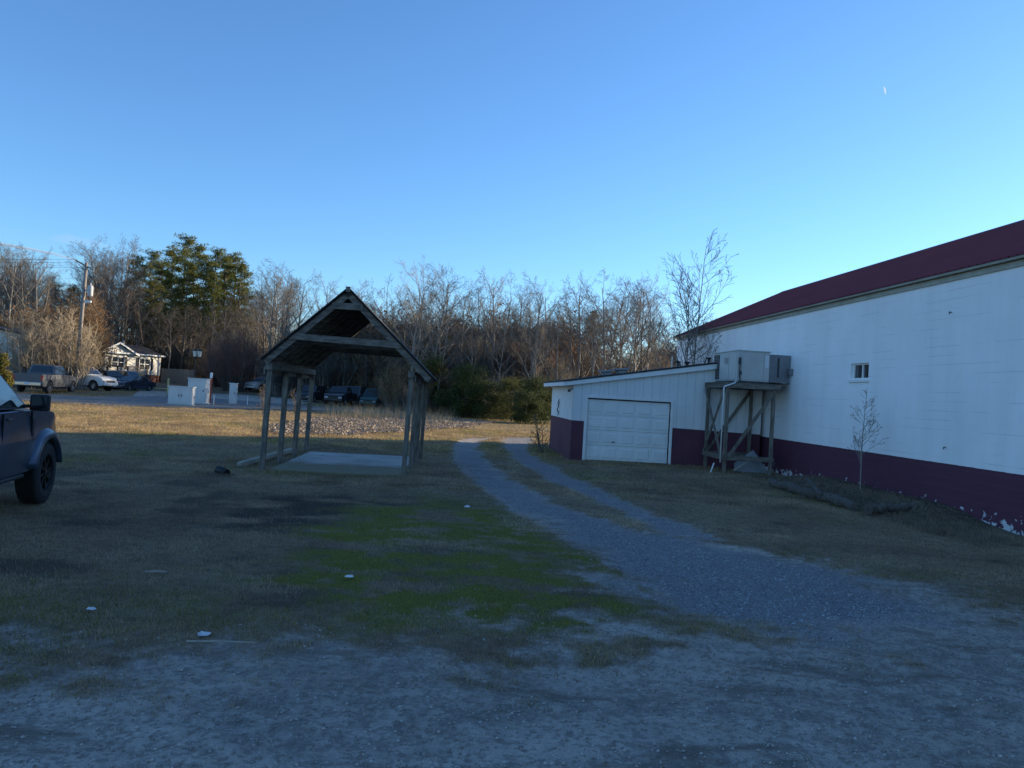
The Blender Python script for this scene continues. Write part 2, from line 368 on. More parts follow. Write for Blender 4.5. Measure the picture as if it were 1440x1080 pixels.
def zones(x, y):
    j = (fbm(x, y, 1.1, 4)-.5); jf = (fbm(x+9, y, 5, 3)-.5)
    ds = 1.0
    lot = ss(-.9, 1.0, sdist(P_LOT, x, y)+j*2.6+jf*1.5+(fbm(x*.7+2, y*1.6+7, 2.3, 4)-.5)*1.2)
    tl = np.maximum(ss(-.22, .26, sdist(P_TL, x, y)+j*.45+jf*.4), ss(-.22, .26, sdist(P_TR, x, y)+j*.45+jf*.4))
    g = np.maximum(lot, tl)
    # bare, worn patches where the grass meets the lot, and grass tufts surviving in it
    blue = np.maximum(ss(-.5, .8, sdist(P_BLUE, x, y)+j*1.6), .8*ss(-.3, .1, sdist(P_TR, x, y)))*np.maximum(g, 0)
    # the verge between lot and drive
    gr = ss(-.5, .7, sdist(P_GREEN, x, y)+j*1.6)
    gr2 = ss(-.6, 1, sdist(P_GREEN2, x, y)+j*2)*.35
    gr = np.maximum(gr, gr2)*ss(.26, .5, fbm(x*.8+40, y*1.6, 1.2, 5))*ss(.2, .46, fbm(x+4, y*1.5, 3.3, 4))
    gr = np.maximum(gr, .4*ss(.56, .75, fbm(x+70, y+5, .35, 4)))
    dk = ss(-.8, 1, sdist(P_DARK, x, y)+j*1.8)*ss(.34, .66, fbm(x*.7+5, y*1.5+60, 1.4, 5))
    dk = np.maximum(dk, .6*ss(.55, .7, fbm(x*.8+55, y*1.3+25, .9, 5))*ss(26, 14, y)) if False else np.maximum(dk, .6*ss(.56, .72, fbm(x*.8+55, y*1.3+25, .9, 5))*(1-ss(14, 24, y)))
    gr = gr*(1-.55*ss(.54, .66, fbm(x*.9+15, y*1.7+35, 2.1, 5)))
    lf = ss(-.6, .8, sdist(P_LIT, x, y)+j*2)
    dw = wallx(y)-x; bank = ss(1.75, 1.3, dw) if False else (1-ss(1.2, 1.8, dw+j))*ss(14, 16, y)*(1-ss(23.5, 25, y))*(x < 12)
    dk = np.maximum(dk, .8*bank)*(1-.0*bank); gr = gr*(1-bank); lf = np.maximum(lf, .45*bank)
    return g, blue, gr*(1-g), dk*(1-g), lf
def axis(stops):            # [(pos, step)...] non-uniform samples
    out = [stops[0][0]]
    while out[-1] < stops[-1][0]:
        p = out[-1]; st = np.interp(p, [s_[0] for s_ in stops], [s_[1] for s_ in stops]); out.append(p+st)
    return np.array(out)
gx = axis([(-6000, 2500), (-1000, 250), (-300, 40), (-100, 4), (-45, 1.0), (-16, .2), (-9, .09), (9.5, .09), (14, .3), (40, 4), (100, 20), (1000, 400), (6000, 2500)])
gy = axis([(-3000, 1500), (-200, 100), (-20, 6), (2, .2), (3.5, .05), (12, .1), (26, .2), (45, .45), (110, 2), (300, 40), (1000, 300), (9000, 3000)])
X, Y = np.meshgrid(gx, gy)
def ground_z(x, y, zn):
    g, bl, gr, dk, lf = zn
    z = H(x, y)
    near = 1-ss(40, 70, y)
    z = z + (fbm(x, y, .5, 3)-.5)*.10*near*(1-.6*g) + (fbm(x+3, y+8, 3.2, 3)-.5)*.035*near
    z = z - g*.03*near
    fine = 1-ss(10, 18, y)
    z = z + (fbm(x+33, y+2, 9, 2)-.5)*.018*fine
    # shallow wheel ruts and puddled hollows across the lot
    z = z - g*fine*.035*ss(.62, .75, fbm(x*.6+11, y*1.9+4, .8, 3))
    # slab bed and building foot kept flat
    return z
ZN = zones(X, Y); Z = ground_z(X, Y, ZN)
ny, nx = X.shape
def ground_part(name, mask, m, kind='structure'):
    idx = np.arange(nx*ny).reshape(ny, nx)
    q = np.stack([idx[:-1, :-1], idx[:-1, 1:], idx[1:, 1:], idx[1:, :-1]], -1)[mask]
    used, inv = np.unique(q, return_inverse=True); inv = inv.reshape(-1, 4)
    V = np.stack([X.ravel()[used], Y.ravel()[used], Z.ravel()[used]], -1)
    me = bpy.data.meshes.new(name); me.vertices.add(len(V)); me.vertices.foreach_set('co', V.ravel())
    me.loops.add(inv.size); me.loops.foreach_set('vertex_index', inv.ravel().astype(np.int32))
    me.polygons.add(len(inv)); me.polygons.foreach_set('loop_start', np.arange(0, inv.size, 4, dtype=np.int32))
    me.polygons.foreach_set('use_smooth', np.ones(len(inv), bool)); me.update(); me.validate()
    for nm, arr in zip(('gravel', 'blue', 'green', 'dark', 'litter'), ZN):
        at2 = me.attributes.new(nm, 'FLOAT', 'POINT'); at2.data.foreach_set('value', arr.ravel()[used].astype(np.float32))
    me.materials.append(m); o = bpy.data.objects.new(name, me); col.objects.link(o); tag(o, kind=kind); return o
# ground material
a = NT('ground'); v = a.coord()
gv = a.attr('gravel'); bl = a.attr('blue'); gr = a.attr('green'); dk = a.attr('dark'); lf = a.attr('litter')
nF = a.noise(v, 42, 5, .7); nM = a.noise(v, 6, 6, .65); nL = a.noise(v, .8, 5, .6); nVF = a.noise(v, 160, 3, .7)
vor = a.n('TexVoronoi'); vor.inputs['Scale'].default_value = 55; a.l(v, vor.inputs[0])
vor2 = a.n('TexVoronoi'); vor2.inputs['Scale'].default_value = 26; a.l(v, vor2.inputs[0])
def bw(c):
    x = a.n('RGBToBW'); a.l(c, x.inputs[0]); return x.outputs[0]
thatch = a.ramp(nM, [(.3, (.17, .12, .075)), (.5, (.29, .21, .135)), (.72, (.42, .315, .2))])
thatch = a.mix(a.ramp(nF, [(.35, (.5,)*3), (.65, (0, 0, 0))]), thatch, (.10, .085, .05))
soil = a.ramp(nM, [(.3, (.045, .034, .026)), (.7, (.10, .076, .055))])
moss = a.ramp(nF, [(.32, (.075, .068, .02)), (.68, (.28, .26, .045))])
dirt = a.ramp(nL, [(.3, (.38, .31, .25)), (.7, (.64, .53, .44))])
dirt = a.mix(a.ramp(nM, [(.42, (.75,)*3), (.6, (0, 0, 0))]), dirt, (.19, .16, .13))
dirt = a.mix(a.math('MULTIPLY', bw(vor.outputs['Color']), .5), dirt, (.5, .46, .41))
vs = a.n('Mapping'); vs.inputs['Scale'].default_value = (.75, 1.9, 1); vs.inputs['Rotation'].default_value = (0, 0, .25); a.l(v, vs.inputs[0])
nP = a.noise(vs.outputs[0], 1.1, 7, .68, .6); nQ = a.noise(vs.outputs[0], .45, 6, .6, .8)
dirt = a.mix(a.ramp(nQ, [(.45, (0, 0, 0)), (.65, (.6,)*3)]), dirt, (.7, .59, .49))
dirt = a.mix(a.ramp(nP, [(.52, (0, 0, 0)), (.64, (.85,)*3)]), dirt, (.19, .15, .11))
stone = a.mix(a.math('MULTIPLY', nM, .8), a.ramp(bw(vor.outputs['Color']), [(.1, (.13, .125, .125)), (.5, (.27, .26, .26)), (.8, (.44, .43, .42)), (.95, (.62, .6, .58))]), (.22, .205, .2))
dirt = a.mix(a.ramp(bw(vor2.outputs['Color']), [(.62, (0, 0, 0)), (.72, (.5,)*3)]), dirt, (.2, .175, .15))
dirt = a.mix(a.ramp(nVF, [(.5, (0, 0, 0)), (.62, (.5,)*3)]), dirt, (.2, .165, .135))
def sharp(f, n, w=.25):       # break the soft edge of a zone with noise
    x = a.math('ADD', f, a.math('MULTIPLY', a.math('SUBTRACT', n, .5), 1.1)); return a.ramp(x, [(.5-w/2, (0, 0, 0)), (.5+w/2, (1, 1, 1))])
c = a.mix(sharp(dk, nM, .7), thatch, soil)
c = a.mix(sharp(gr, nF, .7), c, moss)
gvm = a.math('ADD', a.math('MULTIPLY', nM, .5), a.math('MULTIPLY', nF, .5))
c = a.mix(sharp(gv, gvm, .45), c, a.mix(a.math('MULTIPLY', sharp(bl, gvm, .8), .85), dirt, stone))
c = a.mix(a.math('MULTIPLY', sharp(lf, nM), .6), c, (.26, .2, .14))
a.base(c); a.b.inputs['Roughness'].default_value = .95; a.b.inputs['Specular IOR Level'].default_value = .2
hgt = a.math('ADD', a.math('MULTIPLY', nF, .6), a.math('ADD', a.math('MULTIPLY', nM, .7), a.math('MULTIPLY', vor.outputs['Distance'], -.5)))
a.bump(hgt, 1.0, .035); M['ground'] = a.m
cx = (X[:-1, :-1]+X[1:, 1:])/2; cy = (Y[:-1, :-1]+Y[1:, 1:])/2
czn = (ZN[0][:-1, :-1]+ZN[0][1:, 1:])/2
isg = czn > .5
isd = isg & (cy > 9.5) & (cx > 0) & (cy > 9.0+.25*np.abs(cx-3))
ground_part('ground', ~isg, M['ground'])
ground_part('gravel_lot', isg & ~isd, M['ground'])
ground_part('gravel_driveway', isd, M['ground'])
# ---------------------------------------------------------------- road at the back left, laid as a sheet over the ground
def sheet(name, pts_near, pts_far, m, dz=.03, n=60, kn=4):
    A = [Vector((*p, 0)) for p in pts_near]; B = [Vector((*p, 0)) for p in pts_far]
    def samp(P, t):
        L = [0]
        for i in range(len(P)-1): L.append(L[-1]+(P[i+1]-P[i]).length)
        s_ = t*L[-1]
        for i in range(len(P)-1):
            if s_ <= L[i+1]+1e-9: return P[i].lerp(P[i+1], (s_-L[i])/max(1e-9, L[i+1]-L[i]))
        return P[-1]
    b = MB(); vs = []
    for i in range(n+1):
        p, q = samp(A, i/n), samp(B, i/n)
        for k in range(kn+1):
            r = p.lerp(q, k/kn); vs.append((r.x, r.y, Hf(r.x, r.y)+dz))
    b.add(vs, [(i*(kn+1)+k, i*(kn+1)+k+1, (i+1)*(kn+1)+k+1, (i+1)*(kn+1)+k) for i in range(n) for k in range(kn)])
    return tag(b.build(name, m, smooth=True), kind='structure')
sheet('road', [(-75, 42), (-45, 47), (-30, 46.5), (-24, 46.8), (-19.5, 51.5), (-14, 58), (-9, 60.5)], [(-78, 54), (-48, 57), (-32, 59), (-27, 66), (-20, 66), (-14, 67), (-9, 66)], M['asphalt'])
sheet('parking_apron', [(-30, 61), (-23.5, 66.5), (-19, 67)], [(-38, 79), (-29, 82), (-20, 82)], M['concrete'], .02)
# ---------------------------------------------------------------- ground cover: grass blades, pebbles, leaves
def cover_mesh(name, V, Fc, C, m):
    me = bpy.data.meshes.new(name); me.vertices.add(len(V)); me.vertices.foreach_set('co', V.astype(np.float32).ravel())
    k = Fc.shape[1]; me.loops.add(Fc.size); me.loops.foreach_set('vertex_index', Fc.astype(np.int32).ravel())
    me.polygons.add(len(Fc)); me.polygons.foreach_set('loop_start', np.arange(0, Fc.size, k, dtype=np.int32)); me.update()
    if C is not None:
        ca = me.color_attributes.new('Col', 'FLOAT_COLOR', 'POINT'); ca.data.foreach_set('color', np.concatenate([C, np.ones((len(C), 1))], 1).astype(np.float32).ravel())
    me.materials.append(m); o = bpy.data.objects.new(name, me); col.objects.link(o); return o
slab_poly = [Vector((-5.66, 17.8, 0))+BP*u+BD*v_ for u, v_ in ((.15, .0), (3.2, .0), (3.2, 5.3), (.15, 5.3))]
slab_poly = [(p.x, p.y) for p in slab_poly]
def blades(n, dist, hmin, hmax, wd, sel):
    # sample in camera wedge with density falling with distance
    y = dist(rng.random(n)); x = (rng.random(n)*2-1)*(.72*y+1.2)
    zn = zones(x, y); keep = (x < wallx(y)-.15) & sel(x, y, zn, rng.random(n)) & (sdist(slab_poly, x, y) < 0) & ~((x > 1.95) & (y > 25.8+.08*x) & (y < 31.5))
    x = x[keep]; y = y[keep]; zn = [q[keep] for q in zn]; n = len(x); z = ground_z(x, y, zn)
    ang = rng.random(n)*2*np.pi; h = (hmin+(hmax-hmin)*rng.random(n)**2); clump = fbm(x, y, 2.5, 3)
    h = h*(.55+.9*clump)*(1-.35*zn[2]); lean = h*(.2+1.1*rng.random(n)); la = ang+1.57+rng.normal(0, .6, n)
    wv = wd*(.6+.8*rng.random(n)); dx = np.cos(ang)*wv; dy = np.sin(ang)*wv
    V = np.zeros((n, 3, 3)); V[:, 0] = np.stack([x-dx, y-dy, z-.005], -1); V[:, 1] = np.stack([x+dx, y+dy, z-.005], -1)
    V[:, 2] = np.stack([x+np.cos(la)*lean, y+np.sin(la)*lean, z+h], -1)
    tan = np.array([.64, .48, .31]); brn = np.array([.26, .17, .115]); grn = np.array([.23, .215, .07]); mos = np.array([.31, .29, .05])
    t = rng.random(n)[:, None]; t0 = np.clip(t*.75+2.0*(fbm(x+90, y+12, 1.3, 4)[:, None]-.42), 0, 1); c = tan*t0+brn*(1-t0)
    gg = np.clip(ss(.5, .72, fbm(x+20, y+3, .5, 4))*.5+.06, 0, 1)
    ig = (rng.random(n) < gg)[:, None]; c = np.where((y > 24)[:, None], c*np.array([1.12, 1.06, .8]), c); md = (sdist(P_TL, x, y) < .1) & (sdist(P_TL, x, y) > -1.3) & (y > 12) & (x > 0); c = np.where(md[:, None], c*1.25, c); c = np.where(ig & ~md[:, None], grn*(.6+.8*t), c)  # far blades tinted golden: warmth of the sunlit lawn put into their colour
    im = (rng.random(n) < zn[2]*1.15)[:, None]; c = np.where(im, mos*(.45+.8*t)*(.6+.8*fbm(x, y, 3, 3))[:, None], c)
    idk = (rng.random(n) < zn[3]*.8)[:, None]; c = np.where(idk & ~im, c*.45, c)
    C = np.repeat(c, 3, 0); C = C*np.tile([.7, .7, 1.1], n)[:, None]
    return V.reshape(-1, 3), np.arange(3*n).reshape(-1, 3), C
def pw(a0, a1, k): return lambda u: (a0**k+(a1**k-a0**k)*u)**(1/k)
lawn = lambda x, y, zn, r: (r > zn[0]*1.05-.02) & (r > zn[3]*.75) 
sets = [blades(560000, pw(4.6, 20, .7), .015, .055, .0028, lawn), blades(360000, pw(16, 44, .8), .025, .085, .0055, lawn), blades(230000, pw(26, 80, 1), .04, .13, .011, lawn)]
# stray tufts surviving in the gravel
sets.append(blades(60000, pw(4, 14, .8), .01, .03, .0024, lambda x, y, zn, r: (zn[0] > .4) & (fbm(x*.7+50, y*1.4+20, 1.3, 4) > .60) & (zn[1] < .3)))
off = 0; VV = []; FF = []; CC = []
for V, Fc, C in sets: VV.append(V); FF.append(Fc+off); CC.append(C); off += len(V)
g_ob = cover_mesh('grass', np.concatenate(VV), np.concatenate(FF), np.concatenate(CC), M['grass'])
tag(g_ob, 'short winter grass, straw coloured with green patches, covering the lawn', 'grass', kind='stuff')
def pebbles(n, smin, smax):
    y = pw(3.2, 22, .5)(rng.random(n)); x = (rng.random(n)*2-1)*(.72*y+1.2)
    zn = zones(x, y); keep = (rng.random(n) < zn[0]*(.35+.65*zn[1])) & (x < wallx(y)-.2)
    x = x[keep]; y = y[keep]; zn = [q[keep] for q in zn]; n = len(x); z = ground_z(x, y, zn)
    s_ = smin+(smax-smin)*rng.random(n)**5
    base = np.array([[1, 0, 0], [-1, 0, 0], [0, 1, 0], [0, -1, 0], [0, 0, .8], [0, 0, -.6]], float)
    V = base[None]*(s_[:, None, None]*(.6+.6*rng.random((n, 6, 1)))); q = rng.random(n)*6.28; c, s2 = np.cos(q), np.sin(q)
    xr = V[..., 0]*c[:, None]-V[..., 1]*s2[:, None]; yr = V[..., 0]*s2[:, None]+V[..., 1]*c[:, None]
    V = np.stack([xr+x[:, None], yr+y[:, None], V[..., 2]+z[:, None]+s_[:, None]*.15], -1)
    f = np.array([[0, 2, 4], [2, 1, 4], [1, 3, 4], [3, 0, 4], [2, 0, 5], [1, 2, 5], [3, 1, 5], [0, 3, 5]])
    Fc = (f[None]+(np.arange(n)*6)[:, None, None]).reshape(-1, 3)
    b = zn[1][:, None]; t = rng.random(n)[:, None]**2
    c = (1-b)*(np.array([.24, .21, .18])+t*np.array([.28, .26, .24]))+b*(np.array([.16, .165, .18])+t*np.array([.36, .36, .36]))
    return V.reshape(-1, 3), Fc, np.repeat(c, 6, 0)
V, Fc, C = pebbles(420000, .003, .018)
tag(cover_mesh('gravel_stones', V, Fc, C, M['pebble']), 'loose grey stones scattered over the gravel lot and drive', 'gravel', kind='stuff')
def leaves(n, poly, smin, smax, hh):
    P = np.array(poly); x = rng.uniform(P[:, 0].min()-1, P[:, 0].max()+1, n); y = rng.uniform(P[:, 1].min()-1, P[:, 1].max()+1, n)
    k = (sdist(poly, x, y)+(fbm(x, y, 1, 3)-.5)*2 > 0); x = x[k]; y = y[k]; n = len(x); z = H(x, y)+.02+rng.random(n)*hh
    d1 = rng.normal(0, 1, (n, 3)); d1[:, 2] *= .5; d1 /= np.linalg.norm(d1, axis=1)[:, None]; d2 = np.cross(d1, rng.normal(0, 1, (n, 3))); d2 /= np.linalg.norm(d2, axis=1)[:, None]
    s_ = rng.uniform(smin, smax, n)[:, None]; c = np.stack([x, y, z], -1)
    V = np.stack([c-d1*s_, c+d2*s_*.5, c+d1*s_, c-d2*s_*.5], 1); return V.reshape(-1, 3), np.arange(4*n).reshape(-1, 4)
V, Fc = leaves(42000, P_LIT, .03, .085, .08)
tag(cover_mesh('leaf_litter', V, Fc, None, M['leaf_litter']), 'pale fallen leaves lying in a broad band across the lawn beyond the shelter', 'leaves', kind='stuff')
# ---------------------------------------------------------------- long block building on the right
P0 = Vector((wallx(37.3), 37.3, 0)); mang = math.atan2(-BD.y, -BD.x)
bld = empty('block_building', P0, mang, 'long white block building with maroon lower wall and dark red ribbed metal roof', 'building')
LX = 46.0; WY = 10.46; ZT = 5.27; ZR = 7.87
def wallpts(b, u0, u1, z0, z1, y0=0.0, y1=.2): b.box(((u0+u1)/2, (y0+y1)/2, (z0+z1)/2), (u1-u0, y1-y0, z1-z0))
def on_wall(px, py):
    r = ray(px, py); t = 10.88/(r.x+.08*r.y); p = CP+r*t; return (p-P0).dot(-BD), p.z
wu0, wz1 = on_wall(1197, 511.5); wu1, wz0 = on_wall(1221, 533)
b = MB()
for (u0, u1, z0, z1) in ((0, wu0, -.4, ZT), (wu1, LX, -.4, ZT), (wu0, wu1, -.4, wz0), (wu0, wu1, wz1, ZT)): wallpts(b, u0, u1, z0, z1)
b.build('wall', 'block_wall', bld)
for xx in (0.02, LX-.22):
    b = MB(); vs = []
    poly = [(.2, -.4), (WY-.2, -.4), (WY-.2, ZT), (WY/2, ZR-.15), (.2, ZT)]
    n = len(poly); b.add([(xx, y, z) for y, z in poly]+[(xx+.2, y, z) for y, z in poly], [tuple(range(n)), tuple(range(2*n-1, n-1, -1))]+[(i, i+n, (i+1) % n+n, (i+1) % n) for i in range(n)])
    b.build('gable_wall', 'block_wall', bld)
b = MB(); wallpts(b, 0, LX, -.4, ZT, WY-.2, WY); b.build('wall', 'block_wall', bld)
def roofside(sgn):
    b = MB(); prof = []; x = -.25
    while x < LX+.3:
        prof += [(x, 0), (x+.015, .034), (x+.045, .034), (x+.06, 0), (x+.13, 0), (x+.135, .006), (x+.15, .006), (x+.155, 0)]; x += .2286
    if sgn > 0: y0, z0, y1, z1 = -.16, ZT+.03, WY/2, ZR
    else: y0, z0, y1, z1 = WY+.16, ZT+.03, WY/2, ZR
    d = Vector((0, y1-y0, z1-z0)).normalized(); nn = Vector((0, -d.z, d.y)) if sgn > 0 else Vector((0, d.z, -d.y)); 
    if nn.z < 0: nn = -nn
    vs = []
    for (x, h) in prof:
        vs.append((x, y0+nn.y*h, z0+nn.z*h)); vs.append((x, y1+nn.y*h, z1+nn.z*h))
    b.add(vs, [(2*i, 2*i+2, 2*i+3, 2*i+1) for i in range(len(prof)-1)])
    o = b.build('roof_panel', 'metal_roof', bld)
    b = MB(); b.bar((LX/2, y0+.01, z0-.035), (LX/2, y1, z1-.035), LX+.3, .05); b.build('roof_deck', 'trim_cream', bld)
roofside(1); roofside(-1)
b = MB(); L_ = LX+.5
b.add([(-.27, WY/2-.16, ZR-.035), (-.27, WY/2, ZR+.05), (-.27, WY/2+.16, ZR-.035), (LX+.27, WY/2-.16, ZR-.035), (LX+.27, WY/2, ZR+.05), (LX+.27, WY/2+.16, ZR-.035)], [(0, 3, 4, 1), (1, 4, 5, 2)])
b.build('ridge_cap', 'metal_roof', bld)
b = MB(); b.box((LX/2, -.022, ZT-.075), (LX, .04, .15)); b.build('fascia', 'trim_cream', bld)
for y0, y1 in ((-.14, WY/2), (WY+.14, WY/2)):
    b = MB(); b.bar((-.245, y0, ZT-.02), (-.245, y1, ZR-.06), .025, .15); b.build('rake_board', 'trim_cream', bld)
# sliding window, set back in the block
wf = MB(); 
for c_, d_ in (((wu0+.02, .1, (wz0+wz1)/2), (.04, .05, wz1-wz0)), ((wu1-.02, .1, (wz0+wz1)/2), (.04, .05, wz1-wz0)), (((wu0+wu1)/2, .1, wz0+.02), (wu1-wu0-.08, .05, .04)), (((wu0+wu1)/2, .1, wz1-.02), (wu1-wu0-.08, .05, .04)), (((wu0+wu1)/2+.02, .095, (wz0+wz1)/2), (.04, .05, wz1-wz0-.08))): wf.box(c_, d_)
wo = wf.build('window', 'trim_white', bld)
MB().box(((wu0+wu1)/2, .115, (wz0+wz1)/2), (wu1-wu0-.08, .012, wz1-wz0-.08)).build('pane', 'window_glass', wo)
MB().box(((wu0+wu1)/2, -.02, wz0-.045), (wu1-wu0+.1, .07, .07)).build('sill', 'trim_white', wo)
for px, py, in ((1338, 439), (1330, 629)):
    u_, z_ = on_wall(px, py); loc = Vector((u_, 0, z_))
    b = MB(); b.tube([(loc.x, .0, loc.z), (loc.x, -.05, loc.z), (loc.x+.03, -.07, loc.z-.04)], .012, 6); b.build('wall_hook', 'black_iron', bld)
# ---------------------------------------------------------------- garage lean-to
GO = Vector((2.08, 26.0, 0)); gar = empty('garage', GO, BANG, 'low white sided garage with maroon base and slanted roof joining the long building', 'garage')
GW = 6.58; GD = 5.2
def zr(x): return 2.66+.175*(x+.35)
dx0, dx1, dzt = .45, 3.42, 2.12
b = MB()
def fpoly(u0, u1, z0): b.prism([(u0, z0), (u1, z0), (u1, zr(u1)-.13), (u0, zr(u0)-.13)], 0, .12)
fpoly(0, dx0, -.3); fpoly(dx0, dx1, dzt); fpoly(dx1, GW, -.3)
b.build('front_wall', 'siding', gar)
b = MB(); b.box((.06, (GD+.12)/2, (zr(0)-.43)/2), (.12, GD-.12, zr(0)-.13+.3)); b.build('side_wall', 'siding', gar)
b = MB(); b.prism([(.0, -.3), (GW, -.3), (GW, zr(GW)-.13), (0, zr(0)-.13)], GD, GD+.12); b.build('back_wall', 'siding', gar)
b = MB(); b.box((.049, GD/2+.0, .02), (.11, GD+.1, .72)); b.build('foundation', None or 'siding', gar)
b = MB(); x0, x1 = -.35, GW
b.prism([(x0, zr(x0)-.05), (x1, zr(x1)-.05), (x1, zr(x1)), (x0, zr(x0))], -.16, GD+.3); b.build('roof', 'shingle', gar)
b = MB(); b.prism([(x0, zr(x0)-.19), (x1, zr(x1)-.24), (x1, zr(x1)-.052), (x0, zr(x0)-.052)], -.135, -.1); b.build('fascia', 'trim_white', gar)
b = MB(); b.box((x0+.02, GD/2+.1, zr(x0)-.12), (.035, GD+.35, .13)); b.build('fascia', 'trim_white', gar)
b = MB(); b.prism([(x0+.04, zr(x0)-.17), (-.002, zr(0)-.17), (-.002, zr(0)-.15), (x0+.04, zr(x0)-.15)], -.098, GD+.28); b.build('soffit', 'trim_cream', gar)
# sectional door
dr = empty('garage_door', (0, 0, 0)); dr.parent = gar
W_ = dx1-dx0-.1; H_ = dzt-.06
rows, cols = 4, 5
for r_ in range(rows):
    b = MB(); z0 = .02+H_*r_/rows; z1 = .02+H_*(r_+1)/rows-.008; X0 = dx0+.05
    b.box((X0+W_/2, .10, (z0+z1)/2), (W_, .03, z1-z0))
    for c_ in range(cols):
        cw = W_/cols; u0 = X0+cw*c_+.06; u1 = X0+cw*(c_+1)-.06; m0 = z0+.08; m1 = z1-.08
        y = .085
        o4 = [(u0, y-.001, m0), (u1, y-.001, m0), (u1, y-.001, m1), (u0, y-.001, m1)]
        i4 = [(u0+.03, y-.014, m0+.03), (u1-.03, y-.014, m0+.03), (u1-.03, y-.014, m1-.03), (u0+.03, y-.014, m1-.03)]
        b.add(o4+i4, [(4, 5, 6, 7), (0, 1, 5, 4), (1, 2, 6, 5), (2, 3, 7, 6), (3, 0, 4, 7)])
    b.build('door_panel', 'trim_white', dr)
MB().box((dx0+1.02, .07, .66), (.1, .03, .03)).build('handle', 'black_iron', dr)
b = MB(); b.box((dx0+.02, -.012, dzt/2), (.09, .03, dzt)); b.box((dx1+.01, -.012, dzt/2), (.09, .03, dzt)); b.box(((dx0+dx1)/2, -.012, dzt+.045), (dx1-dx0+.08, .03, .09)); b.build('door_frame', 'trim_white', gar)
MB().box((0.0, -.018, 1.9), (.09, .03, 3.0-1.1)).box((.28, -.02, 1.9), (.02, .02, 1.0)) if False else None
MB().tube([(-.02, -.02, zr(0)-.33), (-.12, -.08, zr(0)-.36)], .02, 6).box((-.16, -.12, zr(0)-.4), (.07, .12, .09)).build('floodlight', 'black_iron', gar)
b = MB(); b.tube([(-.03, 3.0, 2.0), (-.06, 3.1, 1.86), (-.05, 2.9, 1.74), (-.08, 3.1, 1.62), (-.05, 2.85, 1.5), (-.05, 3.05, 1.4)], .016, 5); b.tube([(-.05, 2.7, 1.92), (-.06, 3.0, 1.72), (-.05, 3.3, 1.52)], .012, 5); b.build('wall_vine', 'black_iron', gar)
def rz_(x): return zr(x)
for ux in (1.55, 2.12):
    b = MB(); b.box((ux, 2.3, rz_(ux)+.06), (.3, .3, .14)); b.box((ux, 2.3, rz_(ux)+.15), (.5, .5, .06), Matrix.Rotation(-.12, 3, 'Y')); b.build('roof_vent', 'galvanised', gar, bevel=.008)
for ux, hh in ((4.15, .16), (4.5, .1), (5.3, .16)):
    b = MB(); b.lathe([(.03, 0), (.03, hh), (.1, hh), (.11, hh+.05), (.0, hh+.08)], 12, c=(ux, 2.0, rz_(ux)-.02)); b.build('roof_cap', 'black_iron', gar)
MB().tube([(4.1, 2.6, rz_(4.1)-.02), (4.1, 2.6, rz_(4.1)+.4)], .02, 8).build('vent_pipe', 'pvc', gar)
# ---------------------------------------------------------------- timber stand and rooftop-type air handler on it
SO = Vector((6.85, 24.4, 0)); st = empty('timber_stand', SO, BANG, 'weathered timber stand with crossed braces holding up the air conditioner', 'stand')
SW, SD, SH = 1.5, 1.8, 2.84
for (x, y) in ((0, 0), (SW, 0), (0, SD), (SW, SD)):
    MB().box((x, y, (SH-.15)/2-.1), (.1, .1, SH-.15+.2)).build('leg', 'weathered_wood', st, bevel=.006)
for p0, p1 in (((-.12, -.07, SH-.08), (SW+.2, -.07, SH-.08)), ((-.12, SD+.07, SH-.08), (SW+.2, SD+.07, SH-.08)), ((-.07, -.12, SH-.08), (-.07, SD+.12, SH-.08)), ((SW+.07, 0, SH-.08), (SW+.07, SD, SH-.08)),
               ((-.1, -.07, .47), (SW+.08, -.07, .47)), ((-.07, -.1, .47), (-.07, SD+.1, .47)), ((-.1, SD+.07, .47), (SW+.1, SD+.07, .47))):
    MB().bar(p0, p1, .04, .15).build('beam', 'weathered_beam', st, bevel=.004)
for p0, p1 in (((.08, -.115, .5), (SW-.02, -.115, SH-.2)), ((-.115, .05, .55), (-.115, SD, SH-.2)), ((-.07, SD, .55), (-.07, .1, SH-.2)), ((.05, SD+.11, .5), (SW, SD+.11, SH-.2))):
    MB().bar(p0, p1, .04, .1).build('brace', 'weathered_wood', st)
b = MB()
for k in range(9): b.box((SW/2+.1, .05+k*.21, SH+.012), (SW+.5, .17, .03))
b.build('deck', 'weathered_beam', st)
ac = empty('air_conditioner', SO, BANG, 'boxy pale grey air conditioning unit on the timber stand, ducted into the white wall', 'air conditioner')
ux0, ux1, uy0, uy1, uz0, uz1 = .27, 1.33, .03, 2.22, 2.93, 3.88
b = MB(); b.box(((ux0+ux1)/2, (uy0+uy1)/2, (uz0+uz1)/2), (ux1-ux0, uy1-uy0, uz1-uz0)); b.build('casing', 'ac_panel', ac, bevel=.012)
MB().box(((ux0+ux1)/2, (uy0+uy1)/2, uz1+.015), (ux1-ux0+.06, uy1-uy0+.06, .03)).build('lid', 'ac_panel', ac, bevel=.006)
MB().box(((ux0+ux1)/2, (uy0+uy1)/2, uz0-.035), (ux1-ux0+.02, uy1-uy0+.02, .07)).build('base_rail', 'ac_dark', ac)
b = MB(); b.box((ux0-.01, uy1-.32, (uz0+uz1)/2), (.02, .5, uz1-uz0-.12)); b.build('coil_grille', 'ac_dark', ac)
b = MB()
for k in range(14): b.box((ux0-.022, uy1-.32, uz0+.1+k*.058), (.012, .5, .012))
b.build('coil_louvre', 'galvanised', ac)
for y0, y1 in ((.12, .72), (.76, 1.5)): MB().box((ux0-.008, (y0+y1)/2, (uz0+uz1)/2), (.016, y1-y0, uz1-uz0-.08)).build('access_panel', 'ac_panel', ac, bevel=.005)
b = MB()
